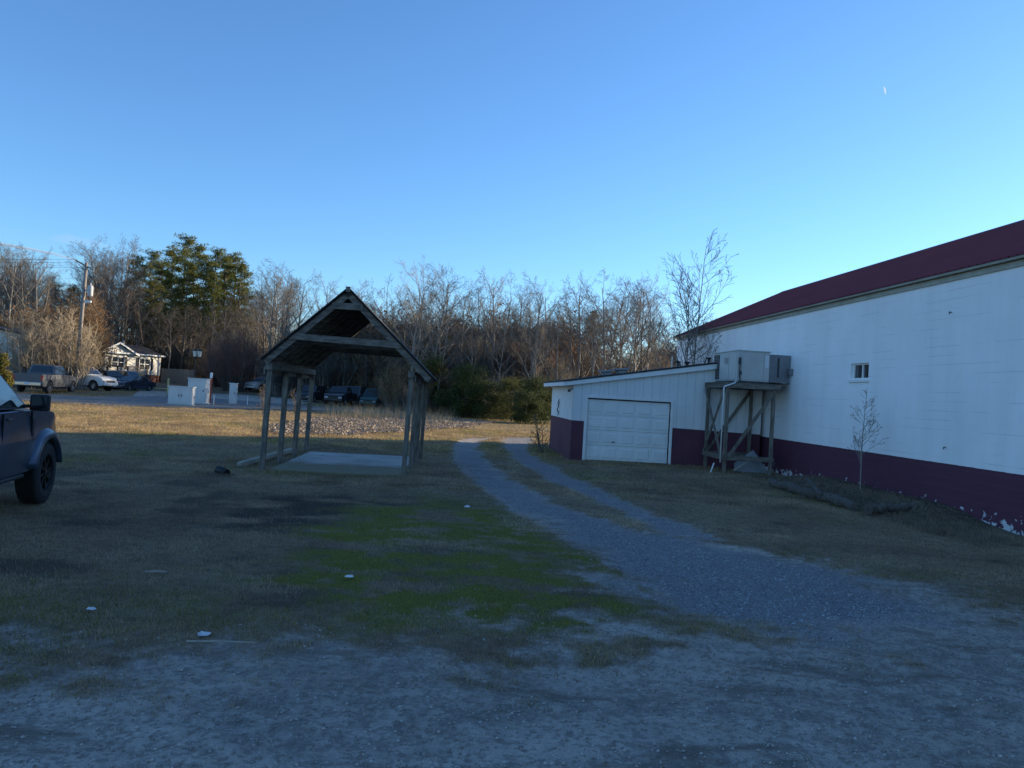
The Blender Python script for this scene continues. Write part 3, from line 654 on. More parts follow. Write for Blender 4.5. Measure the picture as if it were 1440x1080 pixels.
for k in range(6): b.box((ux0-.022, .95+.0, uz1-.2-k*.035), (.01, .32, .014))
b.build('louvre', 'duct_grey', ac)
MB().box(((ux0+.14+ux1-.2)/2, uy0-.008, (uz0+uz1)/2), (ux1-ux0-.34, .016, uz1-uz0-.1)).build('access_panel', 'ac_panel', ac, bevel=.005)
MB().box((ux1-.1, uy0-.008, (uz0+uz1)/2), (.17, .016, uz1-uz0-.1)).build('access_panel', 'ac_panel', ac, bevel=.005)
MB().box((ux1-.1, uy0-.02, uz1-.3), (.12, .006, .4)).build('rating_label', 'plate', ac)
b = MB(); b.tube([(ux0+.07, uy0-.05, uz1-.2), (ux0+.07, uy0-.05, uz0+.15), (ux0+.1, uy0-.07, uz0-.02)], .022, 8); b.box((ux0+.06, uy0-.05, uz1-.33), (.06, .08, .18)); b.box((ux0+.1, uy0-.05, uz0+.25), (.05, .07, .12)); b.build('conduit', 'ac_dark', ac)
wx = 2.06
b = MB(); b.box(((ux1+wx)/2+.02, .75, 3.38), (wx-ux1+.08, 1.25, .9)); b.build('duct', 'duct_grey', ac, bevel=.01)
MB().box((ux1+.33, .118, 3.42), (.06, .012, .62)).build('duct_seam', 'ac_dark', ac)
eb = empty('electrical_box', P0-BD*on_wall(1114, 521)[0], BANG, 'small brown electrical box with looping conduit on the wall beside the duct', 'electrical box')
MB().box((-.06, 0, 3.3), (.12, .2, .2)).build('box', 'duct_grey', eb, bevel=.01)
b = MB(); b.tube([(-.05, 0, 3.2), (-.05, 0, 3.12), (-.1, 0, 3.0), (-.22, 0, 2.93), (-.32, .05, 2.95), (-.34, .15, 2.95)], .018, 8); b.build('conduit', 'galvanised', eb)
dp = empty('drain_pipe', SO+BP*(.0)+BD*(-.02), BANG, 'thin white plastic drain pipe hanging from the air conditioner past the stand', 'pipe')
MB().tube([(.3, .02, 2.9), (.18, -.1, 2.9), (.16, -.14, 2.85), (-.17, -.14, 2.72), (-.19, -.14, 2.65), (-.19, -.14, .32)], .022, 10).build('pipe', 'pvc', dp, smooth=True)
b = MB(); b.tube([(6.33, 24.0, .01), (6.45, 24.1, .3)], .02, 8); tag(b.build('pipe_offcut', 'pvc'), 'short white pipe offcut leaning beneath the hanging drain pipe', 'pipe')
b = MB(); b.add([(7.35, 24.9, 0), (8.45, 24.85, 0), (7.95, 25.0, .72), (7.35, 25.0, .25), (7.35, 24.95, 0), (8.45, 24.9, 0), (7.95, 25.05, .72), (7.35, 25.05, .25)], [(0, 1, 2, 3), (7, 6, 5, 4), (0, 4, 5, 1), (1, 5, 6, 2), (2, 6, 7, 3), (3, 7, 4, 0)])
tag(b.build('sheet_offcut', 'grey_board'), 'grey pointed sheet leaning under the timber stand against the wall', 'board')
MB_ = MB().bar((7.15, 24.35, .08), (7.85, 24.6, .52), .08, .025); tag(MB_.build('loose_board', 'trim_cream'), 'pale loose board propped under the timber stand', 'board')
# ---------------------------------------------------------------- timber shelter over the concrete slab
PO = Vector((-5.66, 17.8, 0)); pv = empty('timber_shelter', PO, BANG, 'weathered open timber shelter with steep gable roof over a concrete slab', 'shelter')
lean = .05; ZPL = 2.34
def post(u, v, s=.12, du=0):
    MB().bar((u+du, v, -.1), (u+du+lean, v, ZPL), s, s, (0, 1, 0)).build('post', 'weathered_wood', pv, bevel=.008)
for v in (0, 1.85, 3.7, 5.5): post(0, v)
for v in (0, 1.85, 3.7, 5.5): post(3.25+.035*v, v, .11)
post(3.25, 5.2, .13, .02)
for u in (lean, 3.25+lean): MB().bar((u, -.12, ZPL+.075), (u, 5.62, ZPL+.075), .15, .15).build('top_plate', 'weathered_wood', pv, bevel=.006)
for u in (lean-.1, 3.25+lean+.1): MB().bar((u, -.1, ZPL-.02), (u, 5.6, ZPL-.02), .04, .19).build('side_beam', 'weathered_wood', pv, bevel=.006)
LE = (-.1, 2.58); PK = (1.76, 4.32); RE = (3.8, 2.38)
def slab2(a_, b_, t, v0, v1, name, m, off=0):
    d = Vector((b_[0]-a_[0], 0, b_[1]-a_[1])).normalized(); n = Vector((-d.z, 0, d.x)); 
    if n.z < 0: n = -n
    A = Vector((a_[0], 0, a_[1]))+n*off; B = Vector((b_[0], 0, b_[1]))+n*off
    poly = [(A.x, A.z), (B.x, B.z), (B.x-n.x*t, B.z-n.z*t), (A.x-n.x*t, A.z-n.z*t)]
    return MB().prism(poly, v0, v1).build(name, m, pv)
for E in (LE, RE):
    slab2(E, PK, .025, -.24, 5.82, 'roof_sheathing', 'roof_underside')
    slab2((E[0]+(-.02 if E is LE else .02), E[1]-.02), PK, .022, -.27, 5.85, 'shingles', 'shingle', .024)
    for v in (-.17, .61, 1.23, 1.85, 2.77, 3.7, 4.6, 5.5):
        slab2(E, PK, .14, v-.02, v+.02, 'rafter', 'weathered_beam', -.027)
    Ein = (E[0]+(.05 if E is LE else -.05), E[1])
MB().box((PK[0], 2.8, PK[1]-.14), (.04, 5.9, .16)).build('ridge_board', 'weathered_beam', pv)
for v in (-.205, 1.81, 3.66, 5.46): MB().bar((.42, v, 3.14), (3.05, v, 3.08), .035, .15).build('collar_tie', 'weathered_beam', pv, bevel=.004)
MB().box((1.76, -.21, 3.9), (.72, .035, .15)).build('gusset', 'weathered_beam', pv, bevel=.004)
MB().box((PK[0], -.27, PK[1]-.03), (.1, .03, .12)).build('peak_block', 'weathered_beam', pv)
b = MB(); b.box((1.68, 2.62, -.03), (3.05, 5.2, .14)); so_ = b.build('concrete_slab', 'slab_stain' if 'slab_stain' in M else 'concrete'); so_.location = PO; so_.rotation_euler = (0, 0, BANG)
bv = so_.modifiers.new('b', 'BEVEL'); bv.width = .015; bv.segments = 2; tag(so_, kind='structure')
p0 = Vector((*G(336, 657), .06)); p1 = Vector((*G(412, 637), .1))
tag(MB().bar(p0, p1, .12, .12).build('edging_timber', 'trim_cream', bevel=.02), 'pale edging timber lying along the left posts of the shelter', 'timber')
q = G(314, 668); b = MB(); b.lathe([(.085, -.2), (.085, .12), (.065, .12), (.065, -.18)], 16, 'X'); o = b.build('pipe_end', 'black_plastic', smooth=True); o.location = (q[0], q[1], .07); o.rotation_euler = (0, .15, R(-35)); tag(o, 'black pipe end sticking out of the grass left of the shelter', 'pipe')
# ---------------------------------------------------------------- rotten logs and plank on the bank by the long wall
def log(p0, p1, r, name, label, m='bark_log', n=20):
    p0 = Vector(p0); p1 = Vector(p1); pts = []; rad = []
    for i in range(n+1):
        t = i/n; p = p0.lerp(p1, t); p += Vector((random.uniform(-1, 1), random.uniform(-1, 1), random.uniform(-.5, .5)))*r*.45; pts.append(p); rad.append(r*(1-.15*t)*random.uniform(.72, 1.15))
    o = MB().tube(pts, rad, 12).build(name, m, smooth=False); tag(o, label, 'log'); return o
q0 = G(1085, 678, .12); q1 = G(1205, 712, .12)
log((*q0, .13), (*q1, .12), .125, 'fallen_log', 'long grey rotten log lying along the grass bank by the maroon wall')
q0 = G(1222, 717, .12); q1 = G(1290, 716, .12)
log((*q0, .14), (*q1, .17), .10, 'fallen_log', 'short dark log with a broken reddish end on the bank')
q0 = G(1134, 680, .3); q1 = G(1152, 695, .2)
tag(MB().bar((*q0, .42), (*q1, .22), .09, .04).build('old_plank', 'bark_log'), 'short dark plank propped across the long grey log', 'plank')
# ---------------------------------------------------------------- litter
def scrap(px, py, s_, name, label, cat='litter'):
    x, y = G(px, py); b = MB(); n = 7; vs = []; 
    for i in range(n):
        for j in range(n): vs.append((x+(i/(n-1)-.5)*s_*1.3*(.55+.45*math.sin(math.pi*j/(n-1)))+random.uniform(-.12, .12)*s_, y+(j/(n-1)-.5)*s_+random.uniform(-.1, .1)*s_, Hf(x, y)+.02+random.uniform(.05, .45)*s_*math.sin(math.pi*i/(n-1))*math.sin(math.pi*j/(n-1))))
    b.add(vs, [(i*n+j, i*n+j+1, (i+1)*n+j+1, (i+1)*n+j) for i in range(n-1) for j in range(n-1)])
    o = b.build(name, 'paper'); md = o.modifiers.new('s', 'SOLIDIFY'); md.thickness = .003; return tag(o, label, cat)
scrap(287, 895, .085, 'paper_scrap', 'crumpled white paper scrap beside the long thin stick on the grass edge')
scrap(128, 859, .06, 'paper_scrap', 'small white scrap on dark grass left of the crumpled paper')
scrap(491, 813, .07, 'paper_scrap', 'small white scrap in the middle of the green moss')
scrap(657, 714, .09, 'paper_scrap', 'faint pale scrap in the grass between shelter and drive')
def stick(p, q, r, label):
    a_ = G(*p); c_ = G(*q); m_ = ((a_[0]+c_[0])/2, (a_[1]+c_[1])/2)
    tag(MB().tube([(*a_, Hf(*a_)+.035), (m_[0]+.01, m_[1]-.015, .045), (*c_, Hf(*c_)+.035)], [r, r*.9, r*.7], 7).build('dead_stick', 'dead_stick'), label, 'stick')
stick((262, 908), (358, 910), .009, 'long thin pale stick lying at the edge of the grass')
stick((204, 809), (234, 809), .014, 'short pale stick lying on the dark grass')
# ---------------------------------------------------------------- vehicles (local x forward, y left, z up)
def lerp2(P, u, v):      # P = four corners (bottom0,bottom1,top1,top0)
    return (P[0].lerp(P[1], u)).lerp(P[3].lerp(P[2], u), v)
def panel(P, u0, u1, v0, v1, off, t=.012, shrink=None):
    q = [lerp2(P, u0, v0), lerp2(P, u1, v0), lerp2(P, u1, v1), lerp2(P, u0, v1)]
    n = (P[1]-P[0]).cross(P[3]-P[0]).normalized()
    b = MB(); k = [p+n*off for p in q]; l_ = [p-n*t for p in q]
    b.add(k+l_, [(0, 1, 2, 3), (7, 6, 5, 4)]+[(i, i+4, (i+1) % 4+4, (i+1) % 4) for i in range(4)]); return b
def vehicle(name, label, cat, loc, heading, L, W, prof, cabin, wheels, r, paintm, z0, rim='rim_silver', front_lights=None, rear_lights=None, trim='black_plastic', flare=0, tyre_w=.26, lugs=0, group=None, mirror=True, rear_pane=True, pillars=(.0, .5, 1.0), clad=None, plate=False):
    """prof: top line of the lower body [(x,z)...] rear->front ; cabin: (xb0,xb1,xt0,xt1,zb,zt) ; wheels: (xr,xf)"""
    root = empty(name, loc, heading, label, cat, group)
    hw = W/2
    # side outline with wheel arches
    out = list(prof); fx = prof[-1][0]; rx = prof[0][0]
    bot = [(fx-.04, z0+.12), (fx-.18, z0)]
    ra = r*1.18
    for xw in (wheels[1], wheels[0]):
        zz = r-z0
        ang0 = math.asin(max(-1, min(1, (z0-r)/ra)))
        k = 12; a0, a1 = ang0, math.pi-ang0
        for i in range(k+1):
            q_ = a0+(a1-a0)*i/k; bot.append((xw+ra*math.cos(q_), r+ra*math.sin(q_)))
    bot += [(rx+.15, z0), (rx+.03, z0+.12)]
    poly = out+bot
    bm = bmesh.new(); vs0 = [bm.verts.new((x, -hw, z)) for x, z in poly]; f = bm.faces.new(vs0)
    ext = bmesh.ops.extrude_face_region(bm, geom=[f]); 
    for v in ext['geom']:
        if isinstance(v, bmesh.types.BMVert): v.co.y = hw
    ztop = max(z for x, z in prof)
    for zc in (z0+.08, z0+.2, r+.12, (r+.12+ztop)/2, ztop-.12, ztop-.04):
        g = list(bm.verts)+list(bm.edges)+list(bm.faces); bmesh.ops.bisect_plane(bm, geom=g, plane_co=(0, 0, zc), plane_no=(0, 0, 1))
    for yc in (-hw+.06, hw-.06, -hw*.55, hw*.55):
        g = list(bm.verts)+list(bm.edges)+list(bm.faces); bmesh.ops.bisect_plane(bm, geom=g, plane_co=(0, yc, 0), plane_no=(0, 1, 0))
    for xc in (rx+.05, rx+.25, fx-.05, fx-.15, fx-.35, fx-.7):
        g = list(bm.verts)+list(bm.edges)+list(bm.faces); bmesh.ops.bisect_plane(bm, geom=g, plane_co=(xc, 0, 0), plane_no=(1, 0, 0))
    for v in bm.verts:
        x, y, z = v.co; zn = (z-z0)/(ztop-z0)
        k = 1-.06*max(0, zn-.55)**1.2*2.2-.05*max(0, .25-zn)*2
        d = min(1, max(0, (x-(fx-.7))/.7)); k *= 1-.13*d**2.2
        d = min(1, max(0, ((rx+.3)-x)/.3)); k *= 1-.06*d**2
        v.co.y = y*k
        e = abs(y)/hw                                   # crowned bonnet and ends
        if e > .5:
            if x > fx-.2: v.co.x -= .12*(e-.5)*2*(x-(fx-.2))/.2
            if zn > .97-.0: v.co.z -= .03*(e-.5)*2
    bmesh.ops.recalc_face_normals(bm, faces=bm.faces)
    me = bpy.data.meshes.new('body'); bm.to_mesh(me); bm.free(); me.materials.append(M[paintm])
    bo = bpy.data.objects.new('body', me); col.objects.link(bo); bo.parent = root
    bv = bo.modifiers.new('b', 'BEVEL'); bv.width = .025; bv.segments = 2; bv.limit_method = 'ANGLE'; bv.angle_limit = R(40)
    me.polygons.foreach_set('use_smooth', [True]*len(me.polygons)); me.set_sharp_from_angle(angle=R(32))
    MB().box(((wheels[0]+wheels[1])/2, 0, z0+.1), (wheels[1]-wheels[0]+1.2, W*.7, .3)).build('underbody', 'under_dark', root)
    # cabin
    xb0, xb1, xt0, xt1, zb, zt = cabin; wb = hw*.93; wt = hw*.74
    cv = [Vector(p) for p in ((xb0, -wb, zb), (xb1, -wb, zb), (xb1, wb, zb), (xb0, wb, zb), (xt0, -wt, zt), (xt1, -wt, zt), (xt1, wt, zt), (xt0, wt, zt))]
    b = MB(); b.add(cv, [(0, 3, 2, 1), (4, 5, 6, 7), (0, 1, 5, 4), (1, 2, 6, 5), (2, 3, 7, 6), (3, 0, 4, 7)]); b.build('cabin', paintm, root, bevel=.05, segs=3, smooth=False)
    sides = {'R': [cv[0], cv[1], cv[5], cv[4]], 'L': [cv[2], cv[3], cv[7], cv[6]]}
    for sd_, P in sides.items():
        for i in range(len(pillars)-1):
            u0, u1 = pillars[i]+.03, pillars[i+1]-.03
            if sd_ == 'L': u0, u1 = 1-u1, 1-u0
            panel(P, u0-.018, u1+.018, .02, .93, .003).build('window_trim', 'black_plastic', root); panel(P, u0, u1, .06, .88, .008).build('side_window', 'car_glass', root)
    panel([cv[1], cv[2], cv[6], cv[5]], .06, .94, .05, .93, .006).build('windshield', 'car_glass', root)
    if rear_pane: panel([cv[3], cv[0], cv[4], cv[7]], .08, .92, .1, .88, .006).build('rear_window', 'car_glass', root)
    # wheels
    def wheel(xw, s):
        yo = s*(hw-.01+flare*.6); wi = tyre_w
        wv = empty('wheel', (xw, yo, r)); wv.parent = root
        pr = [(r*.55, -wi*.5), (r*.8, -wi*.53), (r*.95, -wi*.46), (r, -wi*.33), (r, wi*.33), (r*.95, wi*.46), (r*.8, wi*.53), (r*.6, wi*.5), (r*.58, wi*.3)]
        b = MB(); b.lathe([(a_, s*h-s*wi*.5) for a_, h in pr], 40, 'Y')
        if lugs:
            for k in range(lugs):
                q_ = 2*math.pi*k/lugs
                for row, dq in ((-.3, 0), (-.1, .5), (.12, 0), (.34, .5)):
                    qq = q_+dq*2*math.pi/lugs; rot = Matrix.Rotation(-qq, 3, 'Y')
                    b.box(rot @ Vector((r, 0, 0))+Vector((0, s*(row*wi-wi*.5), 0)), (.022, wi*.17, 2*math.pi*r/lugs*.62), rot)
        b.build('tyre', 'rubber', wv, smooth=not lugs)
        b = MB(); rr = r*.58
        b.lathe([(rr, -s*wi*.1), (rr*.93, -s*.02), (rr*.88, -s*.05), (rr*.85, -s*.12), (.001, -s*.14)], 32, 'Y')
        nsp = 6 if not lugs else 8
        for k in range(nsp):
            q_ = 2*math.pi*k/nsp+.2; rot = Matrix.Rotation(-q_, 3, 'Y')
            b.box(rot @ Vector((rr*.5, 0, 0))+Vector((0, -s*.05, 0)), (rr*.86, .05, rr*.16), rot)
        b.lathe([(rr*.2, -s*.1), (rr*.2, -s*.015), (.001, -s*.01)], 16, 'Y')
        b.build('rim', rim, wv)
    for xw in wheels:
        for s in (-1, 1): wheel(xw, s)
    if flare:
        for xw in wheels:
            for s in (-1, 1):
                b = MB(); n = 20; vs = []
                a0 = math.asin(max(-1, min(1, (z0+.02-r)/(ra+.02))))
                for i in range(n+1):
                    q_ = a0+(math.pi-2*a0)*i/n
                    for rr_, yy in ((ra*.97, hw-.02), (ra*.97, hw+flare), (ra*1.05, hw+flare*1.02), (ra*1.2, hw+flare*.55), (ra*1.25, hw-.03)):
                        sq = 1+.0*abs(math.cos(q_)); vs.append((xw+rr_*math.cos(q_)*sq, s*yy, r+rr_*math.sin(q_)))
                k5 = 5; fs = [(i*k5+j, i*k5+j+1, (i+1)*k5+j+1, (i+1)*k5+j) for i in range(n) for j in range(k5-1)]+[tuple(range(k5)), tuple(n*k5+j for j in range(k5))]
                b.add(vs, fs); b.build('wheel_flare', trim if flare < .06 else clad or paintm, root, smooth=True)
    b = MB(); b.box((fx-.03, 0, z0+.16), (.2, W*.86, .24)); b.build('front_bumper', clad or paintm, root, bevel=.04, segs=3)
    b = MB(); b.box((rx+.01, 0, z0+.16), (.16, W*.88, .22)); b.build('rear_bumper', 'chrome' if cat == 'pickup truck' else paintm, root, bevel=.03, segs=3)
    zf = prof[-1][1]
    hz0 = front_lights or (zf-.2)
    MB().box((fx-.005, 0, hz0-.02), (.05, W*.48, .2)).build('grille', trim, root, bevel=.01)
    for s in (-1, 1):
        MB().box((fx-.06, s*W*.33, hz0), (.16, W*.17, .15)).build('headlight', 'head_clear', root, bevel=.02)
        zr0 = rear_lights or (prof[0][1]-.25)
        MB().box((rx+.045, s*(hw*.885), zr0), (.12, .13, .34 if cat != 'sedan' else .15)).build('tail_light', 'tail_red', root, bevel=.02)
        if mirror:
            b = MB(); b.box((xb1-.25, s*(hw+.13), zb+.1), (.09, .2 if lugs == 0 else .26, .16 if lugs == 0 else .24)); mo = b.build('mirror', 'black_plastic' if lugs or cat != 'sedan' else paintm, root, bevel=.03, segs=3)
            MB().box((xb1-.3, s*(hw+.13), zb+.1), (.012, .15 if not lugs else .2, .11 if not lugs else .18)).build('mirror_glass', 'car_glass', mo)
            MB().bar((xb1-.25, s*(hw*.9), zb+.04), (xb1-.25, s*(hw+.06), zb+.05), .06, .05).build('mirror_arm', 'black_plastic', mo)
        for i in range(len(pillars)-1):
            xd = xb0+(xb1-xb0)*(pillars[i]+.06)
            MB().box((xd+.1, s*(hw*.985), zb-.12), (.16, .04, .03)).build('door_handle', paintm, root, bevel=.01)
            xs = xb0+(xb1-xb0)*pillars[i+1]
            MB().box((xs, s*(hw*.985), (zb+z0)/2+.12), (.006, .03, (zb-z0)*.66)).build('door_seam', 'under_dark', root)
    if plate: MB().box((fx+.08, 0, z0+.2), (.01, .3, .15)).build('number_plate', 'plate', root)
    MB().box((rx-.08, 0, z0+.2), (.01, .3, .15)).build('number_plate', 'plate', root)
    return root
def spot(px, py, depth=None, dz=0):        # ground position under pixel column at a depth
    d = ray(px, 540); x = d.x/d.y*depth; return Vector((x, depth, Hf(x, depth)+dz))
def head(deg): return R(90-deg)            # compass-like: 0 = straight away from camera, 90 = to the right
# lifted slate pickup at the left edge, heading away
hd = -14.0; hv = Vector((math.sin(R(hd)), math.cos(R(hd)), 0)); rv = Vector((hv.y, -hv.x, 0))
wc = Vector((-7.12, 12.0, 0)); org = wc-rv*1.12-hv*1.95
truck_prof = [(-2.95, 1.45), (-1.05, 1.47), (-1.0, 1.49), (1.05, 1.49), (1.3, 1.48), (1.9, 1.45), (2.35, 1.39), (2.6, 1.30), (2.74, 1.17), (2.80, 1.0)]
t = vehicle('pickup_truck', 'dark slate pickup with wide fenders and chunky tyres at the left edge', 'pickup truck', (org.x, org.y, 0), head(hd), 5.9, 2.12, truck_prof, (-.95, 1.40, -.55, .6, 1.48, 2.06), (-1.75, 1.95), .47, 'paint_slate', .56, rim='rim_dark', flare=.075, tyre_w=.31, lugs=36, clad='paint_slate', pillars=(0, .5, .955))
MB().box((.1, -1.0, .52), (2.0, .12, .06)).build('side_step', 'black_plastic', t, bevel=.02)
MB().box((.1, 1.0, .52), (2.0, .12, .06)).build('side_step', 'black_plastic', t, bevel=.02)
for s in (-1, 1):
    MB().box((1.36, s*1.045, 1.16), (.07, .03, .34)).build('fender_vent', 'black_plastic', t, bevel=.01)
# grey pickup seen from behind across the road
std = dict()
pk = [(-2.9, 1.22), (-.95, 1.25), (-.9, 1.27), (1.0, 1.27), (1.3, 1.22), (2.3, 1.12), (2.78, .98)]
def pickup(label, p, hd, paintm, sc_=1.0, **k):
    return vehicle('pickup_truck', label, 'pickup truck', tuple(p), head(hd), 5.7, 2.0, pk, (-.95, 1.25, -.75, .55, 1.25, 1.85), (-1.8, 1.9), .40, paintm, .42, tyre_w=.26, **k)
gp_ = pickup('grey crew cab pickup seen from behind, parked past the road at far left', spot(66, 0, 61), -7, 'paint_grey'); gp_.scale = (1.08, 1.12, 1.17)
def suv(name, label, p, hd, paintm, h=1.72, cat='car', **k):
    pr = [(-2.25, .95), (-2.2, 1.02), (.9, 1.04), (1.2, 1.02), (2.0, .93), (2.35, .75)]
    return vehicle(name, label, cat, tuple(p), head(hd), 4.7, 1.88, pr, (-2.18, 1.15, -1.85, .45, 1.02, h), (-1.35, 1.4), .35, paintm, .27, pillars=(0, .3, .62, 1.0), tyre_w=.23, **k)
def sedan(label, p, hd, paintm, **k):
    pr = [(-2.4, .78), (-2.3, .92), (-1.6, .96), (1.0, .94), (1.9, .84), (2.35, .66)]
    return vehicle('parked_car', label, 'sedan', tuple(p), head(hd), 4.8, 1.84, pr, (-1.75, 1.15, -.95, .25, .93, 1.43), (-1.4, 1.42), .33, paintm, .2, pillars=(0.1, .45, .95), tyre_w=.22, **k)
pickup('white pickup parked behind the utility pole, nose to the right', spot(114, 0, 68), 100, 'paint_white', plate=True).scale = (1.05, 1.05, 1.12)
suv('parked_car', 'dark maroon car almost hidden behind the grey pickup', spot(22, 0, 70), 95, 'paint_maroon')
pickup('black pickup parked between the white pickup and the blue sedan', spot(152, 0, 80), 118, 'paint_black')
sedan('dark blue sedan with its nose toward the road in front of the white house', spot(186, 0, 76), 192, 'paint_blue', plate=True)
suv('parked_suv', 'silver sport utility vehicle behind the blue sedan by the deck', spot(180, 0, 84), 110, 'paint_silver')
suv('parked_suv', 'white sport utility vehicle parked beyond the shelter, past the leftmost post', spot(372, 0, 88), 205, 'paint_white', 1.6)
suv('parked_suv', 'dark sport utility vehicle at the woods edge, seen between the shelter posts', spot(440, 0, 79), 190, 'paint_black')
pickup('black pickup at the woods edge, leftmost of the trucks under the shelter roof', spot(480, 0, 76), 182, 'paint_black')
suv('parked_suv', 'grey sport utility vehicle parked behind the black pickup at the woods edge', spot(500, 0, 82), 185, 'paint_grey', 1.95)
suv('parked_suv', 'dark teal off roader in the brush, rightmost of the parked vehicles', spot(527, 0, 78), 184, 'paint_teal', 1.85)
# ---------------------------------------------------------------- roadside furniture
def cab(label, px, depth, w_, d_, h_, double):
    p = spot(px, 0, depth); c = empty('utility_cabinet', p, BANG, label, 'utility cabinet')
    MB().box((0, d_/2, h_/2), (w_, d_, h_)).build('casing', 'cabinet_white', c, bevel=.02)
    MB().box((0, d_/2, h_+.03), (w_+.1, d_+.1, .07)).build('lid', 'cabinet_white', c, bevel=.01)
    MB().box((0, d_/2, .05), (w_+.16, d_+.16, .1)).build('plinth', 'concrete', c)
    n = 2 if double else 1
    for k in range(n):
        x = (k-(n-1)/2)*w_/n; dd = MB().box((x, -.012, h_*.52), (w_/n-.05, .024, h_*.78)).build('door', 'cabinet_white', c, bevel=.005)
        MB().box((x+(w_/n*.38)*(1 if k == 0 else -1), -.035, h_*.55), (.04, .03, .16)).build('handle', 'black_iron', dd)
    dd = MB().box((w_/2+.012, d_/2, h_*.52), (.024, d_-.1, h_*.78)).build('door', 'cabinet_white', c, bevel=.005)
    MB().box((w_/2+.035, d_*.62, h_*.5), (.03, .04, .16)).build('handle', 'black_iron', dd)
    return c
cab('tall white utility cabinet beside the road, largest of the three', 277, 56.8, 1.3, .95, 1.87, False)
cab('low white double door utility cabinet in front of the tall one', 254.5, 52.8, 1.62, .5, 1.27, True)
cab('slim white utility cabinet standing alone right of the tall one', 327.5, 59.5, .48, .5, 1.62, False)
p = spot(296.5, 0, 60); b = empty('cable_marker', p, 0, 'orange and white cable marker post behind the tall cabinet', 'marker post')
MB().lathe([(.09, 0), (.09, 1.95)], 12).build('post', 'marker_red', b); MB().lathe([(.1, 1.95), (.11, 2.3), (.07, 2.36), (0, 2.37)], 12).build('cap', 'pvc', b)
for px, d, lab in ((302, 58, 'thin white stake between the tall cabinet and the slim cabinet'), (349.5, 60, 'thin white stake right of the slim cabinet')):
    p = spot(px, 0, d); tag(MB().box((p.x, p.y, p.z+.35), (.06, .03, .75)).build('marker_stake', 'pvc'), lab, 'stake')
p = spot(236.5, 0, 72); b = empty('gate_post', p, 0, 'pale yellow post with a low rail left of the fence', 'post')
MB().lathe([(.09, 0), (.09, 1.35), (.05, 1.42), (0, 1.43)], 12).build('post', 'yellow_post', b); MB().bar((0, 0, .45), (-1.5, .3, .45), .06, .06).build('rail', 'yellow_post', b)
p = spot(196, 0, 81); b = empty('white_post', p, 0, 'white porch post standing behind the blue sedan', 'post'); MB().box((0, 0, .9), (.16, .16, 1.8)).build('post', 'yellow_post', b); MB().box((-.95, 0, .95), (.75, .5, .4)).build('mail_bin', 'yellow_post', b, bevel=.03)
# lantern street lamp
p = spot(273, 0, 62); lp = empty('street_lamp', p, 0, 'black lantern street lamp with two pale shades rising behind the tall cabinet', 'street lamp')
MB().lathe([(.14, 0), (.12, .3), (.06, .5), (.05, 3.5), (.07, 3.55)], 12).build('pole', 'black_iron', lp, smooth=True)
for dx in (-.08, .28):
    g_ = MB().lathe([(.12, 3.52), (.2, 3.95), (.2, 3.97)], 8, c=(dx, 0, 0)).build('lantern', 'globe', lp)
    MB().lathe([(.25, 3.97), (.16, 4.08), (.04, 4.14), (.03, 4.24), (0, 4.26)], 8, c=(dx, 0, 0)).build('lantern_cap', 'black_iron', g_)
MB().bar((-.08, 0, 3.52), (.28, 0, 3.52), .05, .05).build('arm', 'black_iron', lp)
# utility pole
p = spot(106, 0, 66); up_ = empty('utility_pole', p, 0, 'leaning wooden utility pole with a transformer and short crossarm', 'utility pole')
hp = 11.0; lx = .30
MB().tube([(0, 0, -.3), (lx*.5, 0, hp*.5), (lx, 0, hp)], [.17, .15, .12], 14).build('pole', 'pole_wood', up_, smooth=True)
MB().bar((lx-.85, -.16, hp+.12), (lx+.6, .1, hp-.62), .1, .12).build('crossarm', 'pole_wood', up_)
tf = MB().lathe([(0, 0), (.2, .02), (.22, .08), (.22, .8), (.2, .88), (.1, .95), (0, .96)], 18, c=(lx+.5, -.05, hp-2.9)).build('transformer', 'transformer', up_, smooth=True)
MB().lathe([(.03, 0), (.06, .05), (.03, .1), (.06, .15), (.02, .2), (0, .22)], 10, c=(lx+.5, -.05, hp-1.95)).build('bushing', 'pvc', tf)
MB().bar((lx*.8, 0, hp-2.4), (lx+.35, -.05, hp-2.4), .06, .1).build('bracket', 'galvanised', up_)
MB().box((lx+.35, -.05, hp-3.35), (.55, .1, .18)).build('meter_arm', 'pvc', up_)
for dx in (-.75, -.3, .5):
    b = MB(); a_ = Vector((lx+dx, -.05, hp+.1-.5*(dx+.75)+.12)); e = Vector((-40, -12, 9.5)); pts = []
    for i in range(15):
        t = i/14; q_ = a_.lerp(e+Vector((dx, dx, 0)), t); q_.z -= 1.6*4*t*(1-t)*.5; pts.append(q_)
    b.tube(pts, .008, 4); b.build('wire', 'black_iron', up_)
# wooden fence behind the house
p = Vector((-41.0, 96, 0)); fa = spot(226, 0, 93); fb = spot(272, 0, 90); fe = empty('wooden_fence', fa, math.atan2(fb.y-fa.y, fb.x-fa.x), 'weathered board fence running right from the white house', 'fence')
Lf = (fb-fa).length; n = int(Lf/.16)
b = MB()
for k in range(n): b.box((k*.16+.08, random.uniform(-.01, .01), .85+random.uniform(-.03, .03)), (.145, .025, 1.75))
b.build('boards', 'fence_wood', fe)
for k in range(4): MB().box((k*(Lf-.1)/3, .08, .85), (.1, .1, 1.8)).build('fence_post', 'fence_wood', fe)
MB().bar((0, .05, .4), (Lf, .05, .4), .04, .09).build('rail', 'fence_wood', fe); MB().bar((0, .05, 1.35), (Lf, .05, 1.35), .04, .09).build('rail', 'fence_wood', fe)
